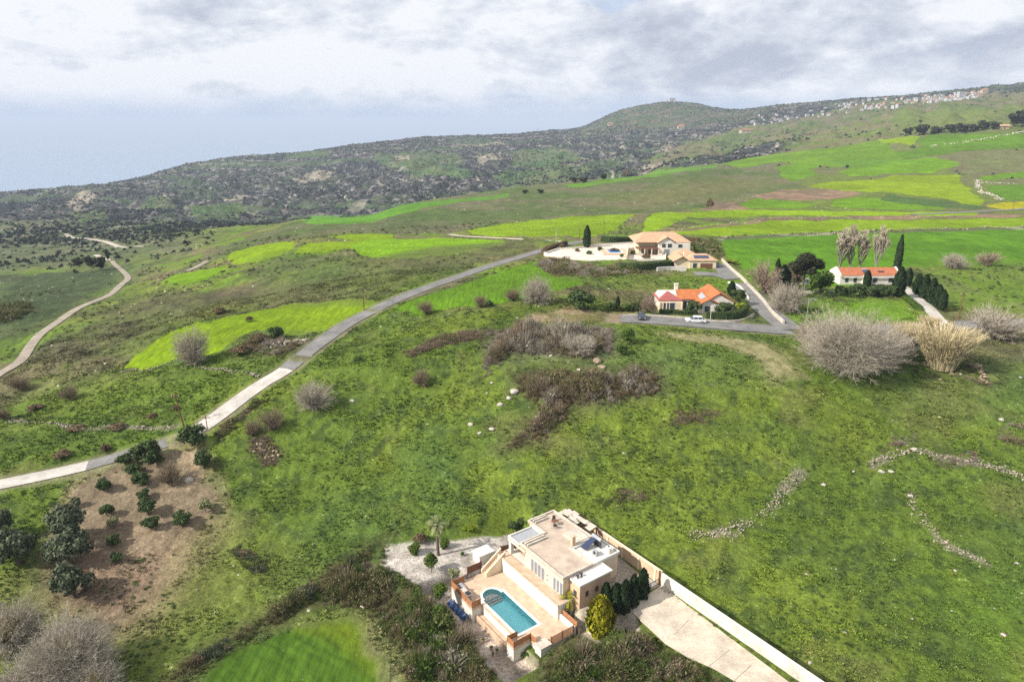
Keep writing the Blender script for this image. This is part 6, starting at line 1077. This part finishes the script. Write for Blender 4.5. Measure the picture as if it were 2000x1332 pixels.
# maquis bushes over the far ridge and slopes: one cover
M=110000; Dd=np.exp(math.log(400)+(math.log(3300)-math.log(400))*rng.random(M)**.62); aa=R(-43)+R(84)*rng.random(M); gx_,gy_=np.sin(aa)*Dd,np.cos(aa)*Dd; fi,fj=fidx(gx_,gy_); i=fi.astype(int); j=fj.astype(int)
pr=SCR[i,j]*(.22+1.3*smooth(.42,.58,fbm(gx_,gy_,150,4,301))); ok=(rng.random(M)<pr)&(FLAT[i,j]<.3)&(Dd<np.interp(aa,[R(-43),R(-20),R(0),R(30)],[2950,2950,3250,3000])); gx_,gy_,Dd=gx_[ok],gy_[ok],Dd[ok]; n=len(gx_); print('bushes',n)
tb=shrub_t(16,1.,77,.62); sz=(1.0+2.2*rng.random(n)**2)*(.62+.38*smooth(600,1100,Dd)); v,f=replicate(tb,np.stack([gx_,gy_,gz(gx_,gy_)-.3],1),np.stack([sz*1.15,sz*1.15,sz*.95],1),rng.random(n)*6.28)
cb2=np.array((.031,.040,.031))*(.6+.9*rng.random((n,1)))*(1.5-.5*smooth(600,1200,Dd))[:,None]+np.where(rng.random((n,1))<.18,[[.035,.03,.02]],[[0,0,0]])
o=bpy.data.objects.new('scrub',nmesh('scrub',v,f,m_gr,None,np.repeat(cb2,len(tb[0]),0))); scn.collection.objects.link(o); tag(o,'dark maquis bushes covering the far ridge and valley','scrub',None,'stuff')
# low shrubs and loose stones sprinkled over the slopes
def sprinkle(name,label,M,d0,d1,tpl,s0,s1,colr,keep,kind_mat,pw=1.3,zk=.8):
    q=rng.random((M,2)); Dd=np.sqrt(d0**2+(d1**2-d0**2)*q[:,0]**pw); aa=R(-44)+R(88)*q[:,1]; x,y=np.sin(aa)*Dd,np.cos(aa)*Dd; fi,fj=fidx(x,y); i=fi.astype(int); j=fj.astype(int); ok=keep(x,y,i,j,Dd); x,y,Dd=x[ok],y[ok],Dd[ok]; n=len(x)
    sz=(s0+(s1-s0)*rng.random(n)**2.5)*(1+.5*smooth(150,400,Dd)); v,f=replicate(tpl,np.stack([x,y,gz(x,y)-.05],1),np.stack([sz,sz*(.7+.5*rng.random(n)),sz*zk],1),rng.random(n)*6.28); c_=np.array(colr)*(.6+.8*rng.random((n,1)))*(1+.25*(rng.random((n,3))-.5))
    o=bpy.data.objects.new(name,nmesh(name,v,f,kind_mat,None,np.repeat(c_,len(tpl[0]),0))); scn.collection.objects.link(o); return tag(o,label,name.replace('_',' '),None,'stuff')
free=lambda i,j: (ROUGH[i,j]*(1-FLAT[i,j])>.6)&(CROP[i,j]<.2)
sprinkle('low_shrubs','small dark green shrubs dotted over the near meadows',24000,68,175,SH[3],.12,.42,(.070,.108,.026),lambda x,y,i,j,d: free(i,j)&(fbm(x,y,11,3,401)>.43+.14*rng.random(len(x))),m_gr)
sprinkle('low_shrubs','small brown and green shrubs dotted over the slopes left of the road',12000,150,420,SH[3],.2,.7,(.085,.095,.040),lambda x,y,i,j,d: free(i,j)&(fbm(x,y,40,3,402)>.5),m_gr,1.1)
ic=np.array(ICO); iq=np.array([(a,b,c_,c_) for a,b,c_ in ICF])
box_t=(np.array([(x,y,z) for z in (-.5,.6) for x,y in ((-1,-.8),(.8,-1),(1,.7),(-.7,1))],float)*np.array([.6,.6,.7]),np.array([(4,5,6,7),(0,1,5,4),(1,2,6,5),(2,3,7,6),(3,0,4,7)]))
sprinkle('loose_stones','pale loose stones lying in the grass of the slopes',5200,68,600,box_t,.10,.55,(.46,.42,.34),lambda x,y,i,j,d: free(i,j)&(fbm(x,y,25,3,403)>.56),m_gr,1.2,.6)
# ------------------------------------------------------------------ stones
stonewall('long pale stone wall below the left slope, running to the leaning pole',[(20,822),(80,827),(120,831),(165,839),(215,834),(300,838),(345,832)],1.2,.45,.17,seed=1)
stonewall('rubble wall running down from the right corner of the meadow plot',[(1562,924),(1535,952),(1512,985),(1490,1008),(1465,1022),(1430,1032),(1400,1044),(1348,1046)],1.8,.35,.13,m_rubble,.75,2)
stonewall('tumbled stone wall crossing the right-hand meadow',[(1700,908),(1735,893),(1785,882),(1830,893),(1900,905),(1960,918),(2010,938)],1.6,.5,.17,m_rubble,.6,3); stonewall('broken line of stones in the lower right meadow',[(1775,968),(1800,1010),(1828,1045),(1850,1068),(1890,1085),(1930,1102)],1.5,.35,.14,m_rubble,.5,4)
stonewall('short stone wall right of the pale leafless tree',[(388,718),(440,723),(505,736)],1.0,.5,.2,seed=5); stonewall('stone edging under the yellow-green field',[(235,727),(290,722),(330,708),(350,702)],.8,.4,.18,seed=6)
stonewall('pale field wall running down the far right slope',[(1908,353),(1912,368),(1930,380),(1955,392)],4,1.5,.6,m_rock,.7,7,None); stonewall('white field wall along the far right field',[(1915,357),(1960,359),(2010,360)],2.5,1.2,.5,m_rock,.6,8); stonewall('pale wall along the high right track',[(1815,287),(1870,280),(1925,272),(2010,258)],5,2.,.9,m_rock,.5,9)
stonewall('stony heap on the rubble patch left of the road',[(528,678),(560,672),(598,668)],4,1.1,.35,m_rubble,.8,10,None); stonewall('stone bank above the near end of the paved street',[(1905,712),(1918,735),(1925,752)],1.5,.8,.3,m_rockb,1.,11,None); stonewall('low stones along the green field border',[(1500,459),(1640,455),(1740,450),(1900,447),(2010,443)],2.,1.,.4,m_rubble,.35,12); stonewall('field bank of stones above the hilltop house',[(1310,452),(1400,440),(1500,428),(1700,425)],2.,.8,.4,m_rubble,.35,13)
stonewall('scattered stones at the left of the meadow plot',[(505,868),(515,880),(530,885),(540,898)],2.2,.8,.25,m_rockb,.8,14,None); stonewall('stones beside the grey leafless tree at the field end',[(1052,600),(1068,595),(1085,588)],1.8,.7,.3,m_rock,.7,15,None); stonewall('stone edge along the upper verge of the meadow plot',[(760,618),(840,622),(905,606)],.8,.3,.2,m_rubble,.4,16)
rs=random.Random(3)
for px,py,r_,lb in ((689,783,.75,'white rock alone in the upper left of the meadow plot'),(918,829,.7,'large white rock below the middle of the meadow plot'),(960,838,.65,'flat white rock right of the large white one'),(937,846,.45,'small white rock between two larger white ones'),(976,792,.75,'white rock touching the dark bramble thicket'),(992,778,.7,'grey-white rock uphill of the thicket-side rock'),(1003,765,.9,'long pale rock ledge at the left tip of the bramble thicket'),(960,748,.4,'small white rock above the ledge'),(951,768,.35,'small white rock left of the ledge'),(1047,815,.35,'small white rock in the bend of the bramble thicket'),(1076,695,.5,'white rock below the grey thicket'),(1170,706,1.1,'tall tan boulder beside the fresh green bushes'),(1177,718,.8,'tan boulder just below the tall one'),(1130,723,.4,'small pale rock near the tan boulders'),(605,796,.5,'white rock at the foot of the pale leafless tree'),(510,868,.5,'white rock above the brown brush on the plot'),
 (598,1163,.95,'pinkish-grey boulder on the overgrown hedge bank'),(372,938,.9,'pale boulder on the upper orchard soil'),(1787,879,.7,'white boulder at the start of the right-hand stone wall'),(1721,922,.6,'white boulder in the right-hand meadow, nearest the plot'),(1740,921,.5,'second white boulder beside the nearest one'),(1900,718,.7,'white upright stone right of the big reeds'),(1957,820,.6,'white stone in the grey scrub at the right edge'),(1608,947,.5,'white stone just outside the plot corner'),(1667,921,.35,'flat white stone between plot corner and boulders'),(1778,969,.5,'white stone heading the broken line of stones'),(1523,744,.25,'tiny white stone on the tan ploughed arc'),(1218,885,.3,'small white stone in the lower middle of the plot'),(1580,1295,.4,'white stone in the meadow beside the white driveway wall')):
    g=G(px,py); mb=MB(); 
    for q in range(3): stones(mb,rs.uniform(-.4,.4)*r_,rs.uniform(-.3,.3)*r_,.12*r_,r_*rs.uniform(.55,.95),rs)
    o=mb.build('rock',m_rock if r_!=1.1 and r_!=.8 else m_rockb,None,g); tag(o,lb,'rock')
# ------------------------------------------------------------------ village on the far ridge
VG='houses of the far hillside village'; hm=[]
m_wv=tint('village_white',(.42,.42,.42),.05,.2,.9,.1,0); m_cv=tint('village_cream',(.42,.37,.30),.05,.2,.9,.1,0); m_rv=tint('village_tiles',(.36,.18,.11),.1,.2,.9,.1,0)
def vh(w_,d,h,wm,roof):
    P=[('wall',MB().box(-w_/2,w_/2,-d/2,d/2,-3,h).mesh('wall',wm))]
    P.append(('roof',(hip(-w_/2,w_/2,-d/2,d/2,h+.1,h+2.4,.4) if roof else MB().box(-w_/2-.2,w_/2+.2,-d/2-.2,d/2+.2,h+.002,h+.4)).mesh('roof',m_rv if roof else wm)))
    n=int(w_/4)
    for z in ([.8] if h<5 else [.8,3.8]):
        for k in range(n): x=-w_/2+(k+.5)*w_/n; P.append(('window',MB().box(x-.7,x+.7,-d/2-.06,-d/2-.01,z,z+1.4).mesh('window',m_glass)))
    return P
PROTO['va']=vh(14,9,3.6,m_wv,False); PROTO['vb']=vh(12,9,6.2,m_wv,False); PROTO['vc']=vh(13,9,3.4,m_cv,True); PROTO['vd']=vh(12,9,6,m_wv,True)
rs=random.Random(21); VL={'va':'small white flat-roofed house among the dark trees of the hillside village','vb':'white two-storey flat-roofed house in the hillside village','vc':'cream single-storey house with brown tiled roof in the hillside village','vd':'white two-storey house with brown tiled roof in the hillside village'}
def vhouse(px,py,s_=1.,k=None):
    g=G(px,py,700); k=k or rs.choice(['va','va','vb','vb','vc','vd']); o=inst(k,'village_house',g,rs.uniform(-.5,.5),(s_,s_,s_),label=VL[k],cat='house',group=VG)
for i in range(120):
    t=rs.random()**.8; px=1640+t*275; c_=np.interp(px,[1640,1700,1800,1880,1920],[212,205,196,188,184]); w_=np.interp(px,[1640,1700,1800,1880],[13,14,9,6]); vhouse(px,c_+rs.uniform(-w_*.7,w_),rs.uniform(.6,1.1))
for i in range(34): px=rs.uniform(1460,1660); vhouse(px,np.interp(px,[1460,1660],[235,212])+rs.uniform(-6,12),rs.uniform(.6,1.0))
def far(label,px,py,w_,h_,key='va',name='far_house'):
    g=G(px,py,700); m=mpp(g,px); s_=w_*m/14; inst(key,name,g,0,(s_,s_,h_*m/4),label=label,cat='house')
far('white hilltop chapel building beside the masts on the round hill',1312,199,12,4,'vb'); far('tan farm building standing on the slope below the round hill',1330,252,14,6,'vc'); far('long pale farm building on the rim left of the village slope',1458,258,26,4,'vc'); far('white block at the right end of the village',1876,192,14,7,'vb'); far('cream house on the skyline right of the village',1922,182,12,6,'vc'); far('brown-roofed farm on the flank of the round hill',1192,245,12,4,'vc')
for px,h_,lb in ((1303,8,'left thin mast on the round hilltop'),(1318,11,'tall thin mast on the round hilltop'),(1050,8,'lone thin white mast on the low ridge left of the round hill')):
    g=G(px,202 if px>1100 else 257,700); m=mpp(g,px); o=empty('radio_mast',g,label=lb,cat='mast'); mb=MB()
    for a in range(3): mb.tube([(math.cos(a*2.09)*2,math.sin(a*2.09)*2,-3),(0,0,h_*m)],[.7,.35],4)
    mb.build('lattice',m_wv,o); MB().tube([(0,0,h_*m*.7),(0,0,h_*m*.78)],1.6,8).build('dish',m_wv,o)
